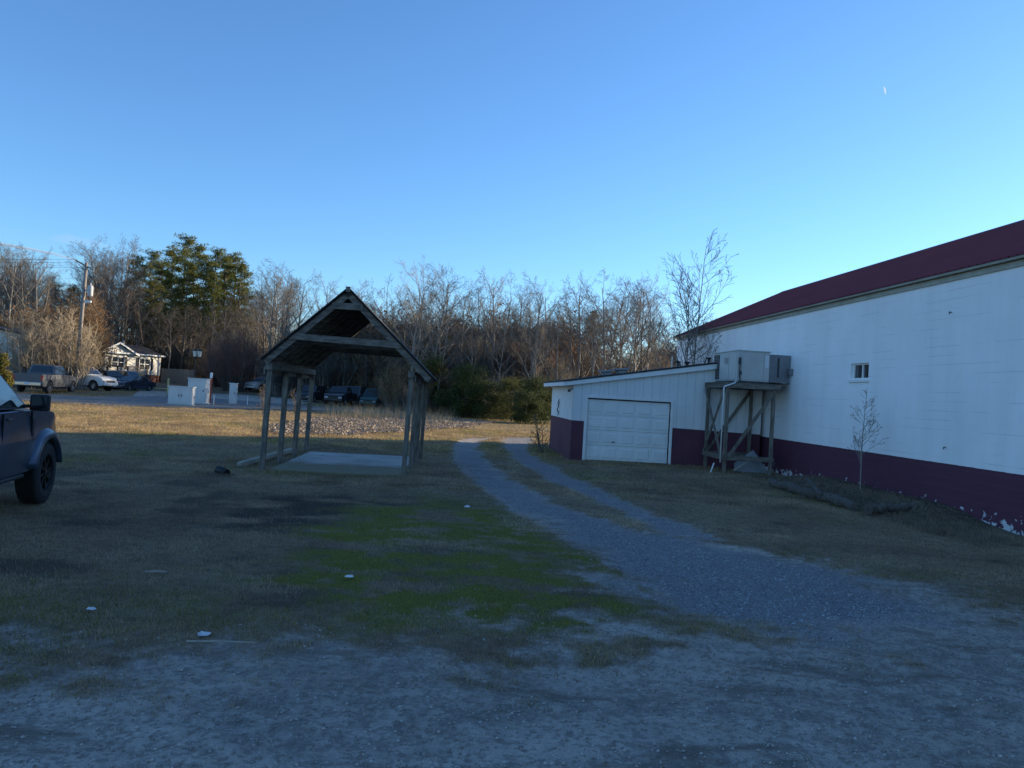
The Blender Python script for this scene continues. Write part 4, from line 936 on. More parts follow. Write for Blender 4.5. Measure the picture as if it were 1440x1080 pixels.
# ---------------------------------------------------------------- white house with gabled front, brick foot and deck
hr = Vector((-43.0, 94.0, 0)); ang = math.atan2(.906, .423)   # local +x runs from the near left end toward the far right corner
HL = 11.0; hx = Vector((.423, .906, 0)); ho = hr-hx*HL; hzg = 1.05
hs = empty('white_house', (ho.x, ho.y, hzg), ang, 'small white house with a front gable, dark shutters and brick foot', 'house')
# local y is to the left of +x (away from the camera side); front face at y=0, camera side is -y
HW = 7.5; zf, ze = .85, 3.2
MB().box((HL/2, HW/2, .425-.3), (HL-.1, HW-.1, 1.45)).build('brick_foot', 'brick', hs)
wl = MB(); wl.box((HL/2, HW/2, (zf+ze)/2), (HL, HW, ze-zf)).build('wall', 'vinyl', hs)
# main roof (ridge along x)
for s in (0, 1):
    y0 = -.35 if s == 0 else HW+.35
    MB().bar((HL/2, y0, ze-.02), (HL/2, HW/2, ze+1.15), HL+.7, .1).build('roof', 'shingle', hs)
for xe in (-.02, HL-.1): 
    b = MB(); b.add([(xe, 0.01, ze), (xe, HW-.01, ze), (xe, HW/2, ze+1.1), (xe+.12, 0.01, ze), (xe+.12, HW-.01, ze), (xe+.12, HW/2, ze+1.1)], [(0, 1, 2), (5, 4, 3), (0, 3, 4, 1), (1, 4, 5, 2), (2, 5, 3, 0)]); b.build('gable_wall', 'vinyl', hs)
MB().box((HL/2, -.4, ze-.0), (HL+.6, .06, .16)).build('gutter', 'trim_white', hs)
# front cross gable
gc, gw = HL-6.2, 2.3
b = MB(); b.add([(gc-gw, -.25, ze-.05), (gc+gw, -.25, ze-.05), (gc, -.25, ze+1.05), (gc-gw, 2.5, ze-.05), (gc+gw, 2.5, ze-.05), (gc, 2.5, ze+1.05)], [(0, 1, 2), (5, 4, 3), (0, 3, 4, 1), (1, 4, 5, 2), (2, 5, 3, 0)]); b.build('gable_wall', 'vinyl', hs)
for s in (-1, 1):
    MB().bar((gc+s*(gw+.35), 1.0, ze-.16), (gc, 1.0, ze+1.17), 3.2, .1).build('roof', 'shingle', hs)
    MB().bar((gc+s*(gw+.36), -.63, ze-.18), (gc, -.63, ze+1.15), .05, .18).build('rake_board', 'trim_white', hs)
def win(x, w_, z0, z1):
    f = MB(); f.box((x-w_/2, -.03, (z0+z1)/2), (.08, .06, z1-z0)); f.box((x+w_/2, -.03, (z0+z1)/2), (.08, .06, z1-z0)); f.box((x, -.03, z0), (w_-.08, .06, .08)); f.box((x, -.03, z1), (w_-.08, .06, .08)); f.box((x, -.028, (z0+z1)/2), (w_-.08, .05, .06)); f.box((x, -.026, (z0+z1)/2), (.06, .04, z1-z0-.08))
    fo = f.build('window', 'trim_white', hs); MB().box((x, -.012, (z0+z1)/2), (w_-.08, .02, z1-z0-.08)).build('pane', 'window_glass', fo)
    for s in (-1, 1): MB().box((x+s*(w_/2+.25), -.03, (z0+z1)/2), (.32, .05, z1-z0+.1)).build('shutter', 'shutter_dark', fo)
win(HL-5.9, 1.6, 1.5, 2.75); win(HL-2.3, 1.5, 1.45, 2.75)
MB().box((HL-8.2, -.03, 1.9), (.9, .06, 2.05)).build('door', 'shutter_dark', hs)
MB().lathe([(.12, 0), (.12, .9), (.16, .92), (.16, 1.0), (0, 1.02)], 12, c=(HL-3.0, 3.0, ze+.6)).build('flue', 'galvanised', hs)
dk_ = empty('deck', (0, 0, 0)); dk_.parent = hs
MB().box((HL-7.2, -1.3, .78), (6.6, 2.5, .1)).build('deck_floor', 'deck_wood', dk_)
b = MB(); b.bar((HL-10.5, -2.5, 1.7), (HL-3.9, -2.5, 1.7), .1, .08); b.bar((HL-10.5, -2.5, 1.0), (HL-3.9, -2.5, 1.0), .06, .06); b.bar((HL-3.9, -2.5, 1.7), (HL-3.9, -.1, 1.7), .08, .08)
for k in range(45): b.box((HL-10.45+k*.148, -2.5, 1.35), (.035, .035, .66))
b.build('railing', 'deck_wood', dk_)
b = MB()
for k in range(6): b.box((HL-10.4+k*1.3, -2.5, .7), (.12, .12, 2.1))
b.build('deck_post', 'deck_wood', dk_)
# white house at the far left edge
h2 = empty('white_outbuilding', (-58, 74, .2), R(8), 'plain white building with a low gable roof at the left edge behind the bare bush', 'building')
MB().prism([(-9, -.3), (12.2, -.3), (12.2, 4.6), (4, 5.9), (-9, 3.6)], 0, 9).build('wall', 'vinyl', h2)
MB().bar((-9.4, 4.4, 3.62), (4, 4.4, 6.05), 9.8, .14).build('roof', 'shingle', h2); MB().bar((4, 4.4, 6.04), (12.7, 4.4, 4.62), 9.8, .14).build('roof', 'shingle', h2)
MB().bar((-9.4, -.52, 3.57), (4, -.52, 6.0), .04, .22).build('rake_board', 'trim_white', h2)
MB().box((7, -.03, 2.0), (1, .06, 1.2)).build('window', 'window_glass', h2)
# ---------------------------------------------------------------- trees
rnd = random.Random(5)
def perp(d):
    a_ = Vector((rnd.gauss(0, 1), rnd.gauss(0, 1), rnd.gauss(0, 1))); a_ -= d*a_.dot(d); return a_.normalized()
def grow(mt, mc, p, d, L, r, lvl, S):
    n = S['segs'][lvl]; pts = [p.copy()]; dirs = [d.copy()]; d = d.copy()
    for i in range(n):
        d = (d+perp(d)*S['wob'][lvl]+Vector((0, 0, S['up'][lvl]))).normalized()
        pts.append(pts[-1]+d*(L/n)); dirs.append(d.copy())
    rad = [max(S['rmin'], r*(1-S['taper'][lvl]*i/n)) for i in range(n+1)]
    (mt if lvl <= S['tl'] else mc).tube(pts, rad, S['sides'][lvl], cap=False)
    if lvl+1 >= len(S['segs']): return
    k = S['kids'][lvl]; k = max(1, int(round(k*rnd.uniform(.8, 1.2)*(1 if lvl == 0 else min(1, .4+L/S['ref'][lvl])))))
    for j in range(k):
        t = S['st'][lvl]+(1-S['st'][lvl])*((j+rnd.random()*.9)/k)**S.get('pw', 1); t = min(t, .995)
        f = t*n; i = int(f); q = pts[i].lerp(pts[i+1], f-i); dd = dirs[i+1]
        a_ = R(rnd.uniform(*S['ang'][lvl])); ax = perp(dd)
        nd = (dd*math.cos(a_)+ax*math.sin(a_)).normalized()
        if lvl == 0 and S.get('flat'): nd.z = max(nd.z, .15); nd.normalize()
        ln = L*S['len'][lvl]*rnd.uniform(.7, 1.15)*S['shape'](t) if lvl == 0 else L*S['len'][lvl]*rnd.uniform(.6, 1.15)*(1.1-.55*t)
        rr = max(S['rmin'], min(rad[i]*.62, ln*S['rl'][lvl]))
        grow(mt, mc, q, nd, ln, rr, lvl+1, S)
TALL = dict(segs=[10, 6, 4, 3, 2], wob=[.045, .09, .1, .1, .1], up=[.03, .055, .025, .01, 0], taper=[.85, .8, .8, .8, .6], sides=[8, 5, 3, 3, 3], kids=[17, 7, 6, 4], st=[.34, .25, .15, .15], ang=[(32, 68), (28, 58), (28, 60), (28, 60)], len=[.40, .5, .5, .5], ref=[1, 4, 2, 1], rl=[.017, .014, .011, .009], rmin=.0065, tl=1, shape=lambda t: .75+.45*math.sin(3.14*min(1, t*1.1))-.35*t)
FORK = dict(TALL, kids=[9, 8, 7, 4], st=[.32, .22, .12, .1], ang=[(26, 54), (26, 56), (28, 60), (28, 60)], len=[.56, .46, .48, .5], shape=lambda t: 1.15-.72*t)
YOUNG = dict(TALL, kids=[22, 6, 5], segs=[12, 6, 4, 2], st=[.12, .15, .15], ang=[(24, 42), (22, 45), (25, 55)], len=[.42, .42, .5], up=[.02, .09, .06, .04], rl=[.013, .012, .012], rmin=.006, shape=lambda t: 1.15-.95*t)
def bare_tree(name, S, h, r, lean=(0, 0), bark='bark_grey', twig='twig_grey', leaders=1):
    root = bpy.data.objects.new(name, None); mt = MB(); mc = MB()
    for i in range(leaders):
        d = Vector((lean[0]+(rnd.uniform(-.16, .16) if leaders > 1 else 0), lean[1]+(rnd.uniform(-.16, .16) if leaders > 1 else 0), 1)).normalized()
        grow(mt, mc, Vector((0, 0, -.2)), d, h*(1 if i == 0 else rnd.uniform(.75, .95)), r*(1 if leaders == 1 else .75), 0, S)
    for nm, m_, mm in (('trunk', mt, bark), ('crown', mc, twig)):
        me = m_.mesh(nm, True); me.materials.append(M[mm]); o = bpy.data.objects.new(nm, me); o.parent = root
    root['h'] = h
    return root
def place(proto, x, y, h, rz=None, label=None, cat='tree', group=None, z=None, wide=1.0, name=None):
    r = proto.copy(); col.objects.link(r)
    if 'h' in r: 
        s_ = h/r['h']; del r['h']
    else: s_ = h
    if proto.data is None:
        for ch in proto_children[proto.name]:
            c = ch.copy(); col.objects.link(c); c.parent = r
    r.location = (x, y, Hf(x, y) if z is None else z); r.rotation_euler = (0, 0, rnd.uniform(0, 6.28) if rz is None else rz); r.scale = (s_*wide, s_*wide, s_)
    return tag(r, label, cat, group)
proto_children = {}
def reg(o):
    return o
class _P: pass
def bt(*a_, **k):
    root = bare_tree(*a_, **k); return root
_all = []
def mkproto(*a_, **k):
    o = bare_tree(*a_, **k); proto_children[o.name] = [c for c in bpy.data.objects if c.parent == o]; return o
woods = [mkproto('bare_tree', TALL, 15, .2), mkproto('bare_tree', TALL, 15, .17, (.05, .02)), mkproto('bare_tree', FORK, 15, .24), mkproto('bare_tree', FORK, 15, .22, (-.04, 0)), mkproto('bare_tree', TALL, 15, .15, (-.08, 0), 'bark_dark', 'twig_grey'), mkproto('bare_tree', FORK, 15, .2, (.1, 0), 'bark_pale', 'twig_tan')]
dark = [mkproto('bare_tree', TALL, 15, .16, (0, 0), 'bark_dark', 'twig_dark'), mkproto('bare_tree', FORK, 15, .18, (0, 0), 'bark_dark', 'twig_dark'), mkproto('bare_tree', TALL, 15, .14, (.05, 0), 'bark_pale', 'twig_dark')]
# --- tree tops traced as an outline: pixel column -> pixel row
def ytop(px):
    return np.interp(px, [-40, 0, 40, 62, 70, 110, 130, 165, 180, 340, 380, 430, 470, 520, 560, 600, 640, 690, 720, 760, 800, 850, 905, 935, 960], [362, 362, 368, 390, 405, 405, 350, 352, 410, 425, 382, 400, 398, 398, 388, 380, 388, 393, 405, 400, 400, 392, 388, 425, 470])
def hfor(px, yt, depth): 
    p = at(px, yt, depth); return p.z-Hf(p.x, depth)
lab_c = 'bare grey hardwood in the belt of woods behind the shelter and garage'
for row, (d0, step, frac) in enumerate(((68, 44, .88), (76, 30, .97), (88, 26, 1.0))):
    px = 395+row*9
    while px < 925:
        if px < 560 and d0 < 85: px += step; continue
        d = d0+rnd.uniform(-4, 4); q = px+rnd.uniform(-7, 7)
        p = spot(q, 0, d); h = hfor(q, ytop(q), d)*frac*rnd.uniform(.74, .95)
        place(rnd.choice(woods), p.x, p.y, h, None, lab_c, 'tree', 'bare hardwoods in the centre woods', wide=rnd.uniform(.8, 1.1)); px += step
for (q, yt, d, w_) in ((605, 378, 72, 0), (625, 384, 78, 3), (690, 388, 74, 2), (748, 400, 70, 3), (775, 402, 76, 1), (812, 400, 72, 2), (850, 388, 70, 3), (872, 394, 74, 0), (895, 386, 68, 1), (905, 390, 72, 4), (455, 392, 92, 2), (545, 392, 92, 0), (500, 400, 95, 3)):
    p = spot(q, 0, d); place(woods[w_], p.x, p.y, hfor(q, yt, d)*.93, None, lab_c, 'tree', 'bare hardwoods in the centre woods')
for (d0, step) in ((98, 14), (108, 12), (118, 14)):
    px = -60
    while px < 395:
        d = d0+rnd.uniform(-4, 4); q = px+rnd.uniform(-5, 5); p = spot(q, 0, d)
        yt = max(float(ytop(q)), 395 if 170 < q < 345 else 0)+rnd.uniform(0, 26); h = hfor(q, yt, d)
        place(rnd.choice(dark if 150 < q < 360 else woods+dark), p.x, p.y, h, None, 'bare hardwood standing in the shadowed woods at left behind the houses', 'tree', 'bare hardwoods in the left woods', wide=rnd.uniform(.8, 1.1)); px += step
for (q, yt, d, w_) in ((8, 362, 90, 2), (28, 366, 92, 3), (45, 366, 90, 2)):
    p = spot(q, 0, d); place(woods[w_], p.x, p.y, hfor(q, yt, d), None, 'tall bare tree rising over the white building at the left edge', 'tree', 'tall bare trees at the left edge')
for (q, yt, d, w_, lb) in ((136, 350, 102, 0, 'tall bare tree just right of the utility pole top, left of its twin'), (152, 348, 102, 1, 'tall bare tree nearest the pines, right of its twin')):
    p = spot(q, 0, d); place(woods[w_], p.x, p.y, hfor(q, yt, d), None, lb, 'tree')
for q in (378, 398, 415):
    p = spot(q, 0, 92); place(woods[2 if q != 398 else 3], p.x, p.y, hfor(q, 382+abs(q-385)*.7, 92), None, 'broad fine twigged tree left of the shelter roof', 'tree', 'broad bare trees left of the shelter roof', wide=1.15)
# --- lone young tree behind the garage, with its twin stem
yt1 = mkproto('young_tree', dict(YOUNG, kids=[34, 8, 5], len=[.5, .46, .5], st=[.16, .15, .15], wob=[.04, .07, .09, .1], ang=[(36, 60), (24, 50), (25, 55)], rmin=.0065), 9.2, .075, (.02, 0), 'bark_grey', 'twig_grey', leaders=2)
place(yt1, 7.55, 33.0, 9.0, 1.2, 'tall bare young tree with twin stems behind the garage roof, against the sky', 'tree', wide=1.0)
sap = mkproto('sapling', dict(YOUNG, wob=[.02, .07, .1, .1], kids=[26, 6, 4], segs=[12, 5, 3, 2], st=[.33, .3, .3], len=[.36, .5, .5], rmin=.0042, rl=[.0095, .01, .01], up=[.02, .07, .04, .02], ang=[(35, 60), (25, 45), (25, 50)]), 2.62, .022, (.0, 0), 'bark_pale', 'bark_grey')
sp_ = at(1210, 690, 18.9); place(sap, sp_.x, sp_.y, 2.62, .6, 'thin bare sapling on the bank in front of the long wall, below the window', 'tree', z=sp_.z-.03)
cb = mkproto('corner_bush', dict(YOUNG, kids=[7, 4, 3], st=[.2, .2, .2], len=[.5, .5, .5], ang=[(35, 70), (25, 55), (25, 50)], rmin=.005), 1.3, .02, (-.2, -.1), 'bark_dark', 'twig_dark', leaders=4)
p = spot(770, 0, 28.3); place(cb, p.x, p.y, 1.75, None, 'leafless spindly bush at the far left corner of the garage', 'bush')
p = spot(372, 0, 47); place(cb, p.x, p.y, 2.3, None, 'pale leafless small bush behind the leftmost shelter post', 'bush')
p = spot(418, 0, 50); place(cb, p.x, p.y, 2.0, None, 'low leafless bush seen between the left shelter posts', 'bush')
# --- pines: straight stem, needles in clumps
def pine_proto(h, seed):
    rr = random.Random(seed); ng = np.random.default_rng(seed); root = bpy.data.objects.new('pine_tree', None); mt = MB()
    mt.tube([(rr.gauss(0, .12)*i/8, rr.gauss(0, .12)*i/8, h*i/8) for i in range(9)], [.26*(1-.9*i/8)+.02 for i in range(9)], 8, cap=False)
    cl = []
    nb = 74
    for k in range(nb):
        t = .38+.61*((k+rr.random())/nb); z = h*t; a_ = rr.uniform(0, 6.28)
        L = h*.125*(1.0-(max(0, t-.55)/.45)**1.5*.75)*rr.uniform(.5, 1.15)*(.55+.45*min(1, (t-.38)/.15))
        e = Vector((math.cos(a_), math.sin(a_), rr.uniform(-.05, .45))); e.normalize()
        p = Vector((0, 0, z)); q = p+e*L; mt.tube([p, p.lerp(q, .5)+Vector((0, 0, -.1)), q], [.05, .035, .015], 4, cap=False)
        for j in range(4): cl.append((p.lerp(q, rr.uniform(.5, 1.05))+Vector((rr.gauss(0, .3), rr.gauss(0, .3), rr.gauss(.1, .22))), rr.uniform(.3, .6)))
    C = np.array([c_[0][:] for c_ in cl]); S_ = np.array([c_[1] for c_ in cl]); m_ = 34
    n = len(C)*m_; c = np.repeat(C, m_, 0); s_ = np.repeat(S_, m_)[:, None]
    d = ng.normal(0, 1, (n, 3)); d[:, 2] = d[:, 2]*.6+.2; d /= np.linalg.norm(d, axis=1)[:, None]
    o = c+d*s_*ng.random((n, 1))**.5*np.array([1, 1, .7]); e2 = np.cross(d, ng.normal(0, 1, (n, 3))); e2 /= np.linalg.norm(e2, axis=1)[:, None]
    wv = .05; ln = ng.uniform(.12, .26, (n, 1))
    V = np.stack([o-e2*wv, o+e2*wv, o+d*ln*1.6], 1).reshape(-1, 3)
    me = mt.mesh('trunk', True); me.materials.append(M['bark_grey']); t_ = bpy.data.objects.new('trunk', me); t_.parent = root
    cr = cover_mesh('crown', V, np.arange(3*n).reshape(-1, 3), None, M['needles_pine']); col.objects.unlink(cr); cr.parent = root
    root['h'] = h; proto_children[root.name] = [t_, cr]; return root
pines = [pine_proto(22, s_) for s_ in (3, 8, 15)]
for i, (q, yt, d) in enumerate(((188, 360, 118), (209, 353, 122), (226, 372, 112), (240, 348, 120), (256, 332, 118), (271, 345, 110), (287, 362, 106), (300, 350, 116), (315, 362, 108), (328, 357, 114), (337, 372, 108), (262, 372, 104), (215, 392, 106), (300, 385, 104), (240, 385, 103), (96, 402, 112), (70, 400, 110), (455, 432, 92), (625, 470, 80), (830, 438, 90))):
    if i < 15: q -= 7
    p = spot(q, 0, d); h = hfor(q, yt, d)
    if i < 15: lb, gp_ = ('tallest pine, its top standing highest above the white house', None) if i == 4 else (('slim pine at the left end of the pine stand, its crown against the sky', None) if i == 0 else ('green pine in the stand of pines behind the white house', 'pines behind the white house'))
    elif i < 17: lb, gp_ = 'dark pine behind the brown trees at far left', 'pines at far left'
    else: lb, gp_ = ('small pine mixed into the bare hardwoods', 'pines among the hardwoods')
    place(pines[i % 3], p.x, p.y, h, None, lb, 'pine tree', gp_, wide=rnd.uniform(.9, 1.15))
# --- multi stemmed brush
def brush_proto(name, h, wd, stems, stemm, twigm, leafm=None, nleaf=0, seed=1, dome=True):
    rr = random.Random(seed); ng = np.random.default_rng(seed); mt = MB(); mc = MB(); root = bpy.data.objects.new(name, None); ends = []
    for k in range(stems):
        a_ = rr.uniform(0, 6.28); q0 = Vector((math.cos(a_), math.sin(a_), 0))*wd*.22*rr.random(); t_ = rr.random()**.7
        top = Vector((math.cos(a_)*wd*.5*t_, math.sin(a_)*wd*.5*t_, h*(math.sqrt(max(0.05, 1-t_*t_*.85)) if dome else 1-.6*t_)*rr.uniform(.75, 1.05)))
        mid = q0.lerp(top, .5)+Vector((rr.gauss(0, .12), rr.gauss(0, .12), .3))*h*.08
        pts = [q0, q0.lerp(mid, .6), mid, mid.lerp(top, .55), top]; mt.tube(pts, [.04*h/5, .03*h/5, .022*h/5, .014, .006], 4, cap=False)
        for j in range(22):
            f = rr.uniform(.3, 1); p = pts[1].lerp(pts[2], f*2-.6) if f < .5 else pts[2].lerp(pts[4], (f-.5)*2)
            d = Vector((rr.gauss(0, .6), rr.gauss(0, .6), rr.uniform(.3, 1.3))).normalized(); L = rr.uniform(.12, .24)*h*(1.2-f*.6)
            e = p+d*L; m_ = p.lerp(e, .5)+perp(d)*L*.08; mc.tube([p, m_, e], [.012, .009, .004], 3, cap=False)
            for i in range(3):
                s0 = p.lerp(e, rr.uniform(.3, 1)); d2 = (d+perp(d)*.7).normalized(); e2 = s0+d2*L*rr.uniform(.3, .55); mc.tube([s0, e2], [.008, .004], 3, cap=False); ends.append(e2)
    ch = []
    for nm, b, mm in (('stems', mt, stemm), ('crown', mc, twigm)):
        me = b.mesh(nm, True); me.materials.append(M[mm]); o = bpy.data.objects.new(nm, me); o.parent = root; ch.append(o)
    if leafm:
        E = np.array([e[:] for e in ends]); idx = ng.integers(0, len(E), nleaf); c = E[idx]+ng.normal(0, .14, (nleaf, 3))
        d = ng.normal(0, 1, (nleaf, 3)); d /= np.linalg.norm(d, axis=1)[:, None]; e2 = np.cross(d, ng.normal(0, 1, (nleaf, 3))); e2 /= np.linalg.norm(e2, axis=1)[:, None]
        s_ = ng.uniform(.05, .11, (nleaf, 1)); V = np.stack([c-d*s_, c+e2*s_*.6, c+d*s_, c-e2*s_*.6], 1).reshape(-1, 3)
        o = cover_mesh('leaves', V, np.arange(4*nleaf).reshape(-1, 4), None, M[leafm]); col.objects.unlink(o); o.parent = root; ch.append(o)
    root['h'] = h; proto_children[root.name] = ch; return root
br_tan = brush_proto('bare_shrub', 5, 5.5, 60, 'bark_pale', 'twig_tan', seed=2)
br_orange = brush_proto('bare_shrub', 5, 4.5, 55, 'bark_grey', 'twig_orange', 'leaf_brown', 1500, seed=3)
br_red = brush_proto('bare_shrub', 7, 6.3, 95, 'bark_dark', 'twig_red', seed=4)
br_dark = brush_proto('bare_shrub', 5, 5, 50, 'bark_dark', 'twig_dark', 'leaf_cedar', 1500, seed=5)
br_grey = brush_proto('bare_shrub', 5, 4.5, 50, 'bark_grey', 'twig_grey', seed=6)
beech = brush_proto('brown_leaved_tree', 10, 4.2, 70, 'bark_grey', 'twig_orange', 'leaf_brown', 9000, seed=7, dome=False)
def evergreen_proto(name, h, wd, leafm, seed, n=9000, cone=0, lf_=.07):
    rr = random.Random(seed); ng = np.random.default_rng(seed); root = bpy.data.objects.new(name, None)
    mt = MB(); mt.tube([(0, 0, -.1), (0, 0, h*.9)], [.1, .02], 6)
    for k in range(16):
        z = h*rr.uniform(.15, .85); a_ = rr.uniform(0, 6.28); mt.tube([(0, 0, z), (math.cos(a_)*wd*.38, math.sin(a_)*wd*.38, z+.3)], [.03, .01], 4)
    nb = 46; bc = []
    for k in range(nb):
        t = rr.random(); z = h*(.1+.85*t); rad = wd*.5*((1-t)**.8 if cone else math.sqrt(max(.02, 1-(2*t-.9)**2*.8)))
        a_ = rr.uniform(0, 6.28); q = rad*math.sqrt(rr.uniform(.2, 1))*.85; bc.append((math.cos(a_)*q, math.sin(a_)*q, z, rr.uniform(.16, .34)*wd*(.5 if cone else .8)))
    B = np.array(bc); idx = ng.integers(0, nb, n); d = ng.normal(0, 1, (n, 3)); d /= np.linalg.norm(d, axis=1)[:, None]
    c = B[idx, :3]+d*B[idx, 3:4]*ng.random((n, 1))**.4; c[:, 2] = np.maximum(c[:, 2], .05)
    e1 = ng.normal(0, 1, (n, 3)); e1 /= np.linalg.norm(e1, axis=1)[:, None]; e2 = np.cross(e1, ng.normal(0, 1, (n, 3))); e2 /= np.linalg.norm(e2, axis=1)[:, None]
    s_ = ng.uniform(lf_*.6, lf_*1.3, (n, 1)); V = np.stack([c-e1*s_, c+e2*s_*.5, c+e1*s_, c-e2*s_*.5], 1).reshape(-1, 3)
    me = mt.mesh('trunk', True); me.materials.append(M['bark_dark']); t_ = bpy.data.objects.new('trunk', me); t_.parent = root
    o = cover_mesh('crown', V, np.arange(4*n).reshape(-1, 4), None, M[leafm]); col.objects.unlink(o); o.parent = root
    root['h'] = h; proto_children[root.name] = [t_, o]; return root
eg = evergreen_proto('evergreen_bush', 4.5, 3.4, 'leaf_evergreen', 21, 14000)
eg2 = evergreen_proto('evergreen_bush', 4.5, 3.2, 'leaf_cedar', 22, 8000)
arb = evergreen_proto('conifer_shrub', 2.6, 1.3, 'leaf_golden', 23, 9000, 1, .05)
cedar = evergreen_proto('cedar_tree', 7, 3.2, 'leaf_cedar', 24, 14000, 1)
def put(proto, px, yt, d, label, cat='shrub', group=None, wide=1.0):
    p = spot(px, 0, d); return place(proto, p.x, p.y, hfor(px, yt, d), None, label, cat, group, wide=wide)
put(br_tan, 40, 446, 65, 'spreading tan bare bush behind the grey pickup, left one of the pair', 'bush', wide=1.1)
put(br_tan, 84, 442, 66, 'spreading tan bare bush at the foot of the utility pole', 'bush', wide=1.1)
put(beech, 124, 412, 74, 'tall brown leaved tree standing directly right of the utility pole', 'tree', wide=.95)
put(beech, 92, 420, 78, 'brown leaved tree directly behind the utility pole', 'tree', wide=1.1)
put(beech, 58, 425, 82, 'brown tree behind the tan bushes at left', 'tree', wide=1.2)
put(br_orange, 20, 432, 84, 'brown twiggy tree above the white building at far left', 'tree', wide=1.2)
put(arb, 3, 496, 46, 'small golden green conifer at the extreme left edge', 'conifer', wide=1.1)
put(br_red, 330, 459, 86, 'rounded reddish twigged tree right of the street lamp', 'tree', wide=1.0)
put(br_red, 306, 480, 90, 'smaller reddish twigged tree just behind the street lamp', 'tree', wide=1.0)
put(br_grey, 395, 478, 84, 'grey twiggy shrub behind the left shelter posts', wide=1.1)
put(cedar, 660, 508, 62, 'dense dark rounded evergreen standing out at the woods edge', 'evergreen', wide=.01) if False else None
put(eg, 659, 509, 61, 'dense dark rounded evergreen at the woods edge right of the shelter', 'evergreen', wide=.95)
put(eg, 632, 546, 62, 'low dark evergreen bush just right of the shelter posts', 'evergreen', wide=1.3)
put(eg, 688, 534, 60, 'dark evergreen bush joined to the right side of the tall rounded one', 'evergreen', wide=1.1)
put(eg2, 722, 532, 59, 'olive evergreen bush midway between shelter and garage', 'evergreen', wide=1.2)
put(eg, 757, 528, 57, 'dark evergreen bush at the left edge of the garage', 'evergreen', wide=1.1)
put(eg, 742, 548, 55, 'low dark evergreen bush in front of the one beside the garage', 'evergreen', wide=1.2)
put(eg2, 604, 500, 68, 'olive cedar bush behind the right shelter posts', 'evergreen', wide=1.0)
put(cedar, 580, 470, 76, 'tall olive cedar behind the right slope of the shelter roof', 'evergreen')
put(br_dark, 560, 505, 70, 'dark brushy thicket right of the parked vehicles', wide=1.1)
k = 0
for d, y0, step in ((64, 555, 17), (70, 520, 17), (76, 492, 20), (87, 462, 13), (92, 452, 16)):
    px = 425 if d > 80 else 560
    while px < 790:
        q = px+rnd.uniform(-6, 6); pr = rnd.choice(([br_orange, br_orange, br_tan, br_grey] if q < 575 else [br_orange, br_grey, br_tan, br_dark, br_red, br_grey]) if d > 66 else [br_dark, br_tan, br_grey])  # behind the shelter, orange and tan twigs carry the low sun's glow as colour
        put(pr, q, y0+rnd.uniform(-18, 22), d+rnd.uniform(-2, 2), 'twiggy brush filling the edge of the centre woods', 'shrub', 'brush along the centre woods', wide=rnd.uniform(.9, 1.3)); px += step
for q in range(790, 935, 20): put(rnd.choice([br_grey, br_tan, br_orange]), q, 505+rnd.uniform(-16, 10), 84+rnd.uniform(-3, 3), 'twiggy brush showing above the garage roof', 'shrub', 'brush above the garage roof', wide=1.1)
for q in range(925, 1010, 14): put(rnd.choice([br_grey, br_tan]), q, 488+rnd.uniform(-14, 12), 150, 'distant pale brush low on the horizon above the garage', 'shrub', 'distant brush above the garage', wide=1.3)
for q in range(-40, 420, 20):
    put(rnd.choice([br_dark, br_grey, br_dark]), q, 478+rnd.uniform(-14, 16), 102+rnd.uniform(-4, 4), 'dark brush under the left woods', 'shrub', 'brush under the left woods', wide=1.2)
# distant woods beyond, nobody could count the stems
def far_woods(name, px0, px1, d0, d1, n, yt, label, m, hscale=1.0):
    b = MB()
    for i in range(n):
        q = rnd.uniform(px0, px1); d = rnd.uniform(d0, d1); p = spot(q, 0, d); h = hfor(q, float(ytop(q)) if yt is None else yt, d)*rnd.uniform(.35, 1)*hscale; r = rnd.uniform(.05, .13)
        lx_ = rnd.gauss(0, .05)*h; b.tube([(p.x, p.y, p.z-.5), (p.x+lx_*.5, p.y, p.z+h*.5), (p.x+lx_, p.y, p.z+h)], [r, r*.7, r*.15], 3, cap=False)
        for k_ in range(12):
            t = rnd.uniform(.08, .98); a_ = rnd.uniform(0, 6.28); L = h*rnd.uniform(.08, .24)*(1.2-t*.7)
            s_ = Vector((p.x+lx_*t, p.y, p.z+h*t)); b.tube([s_, s_+Vector((math.cos(a_)*.6, math.sin(a_)*.6, rnd.uniform(.2, .9)))*L], [r*.3, .012], 3, cap=False)
    return tag(b.build(name, m, fixn=False), label, 'woods', kind='stuff')
far_woods('distant_woods', -120, 400, 122, 150, 2600, 430, 'dark depth of the left woods behind the houses', 'bark_dark')
far_woods('distant_woods', 380, 760, 98, 122, 650, 455, 'grey depth of the woods behind the centre tree belt', 'twig_grey')
far_woods('distant_woods', 740, 1010, 130, 190, 500, 492, 'thin pale woods low on the horizon behind the garage', 'twig_tan')
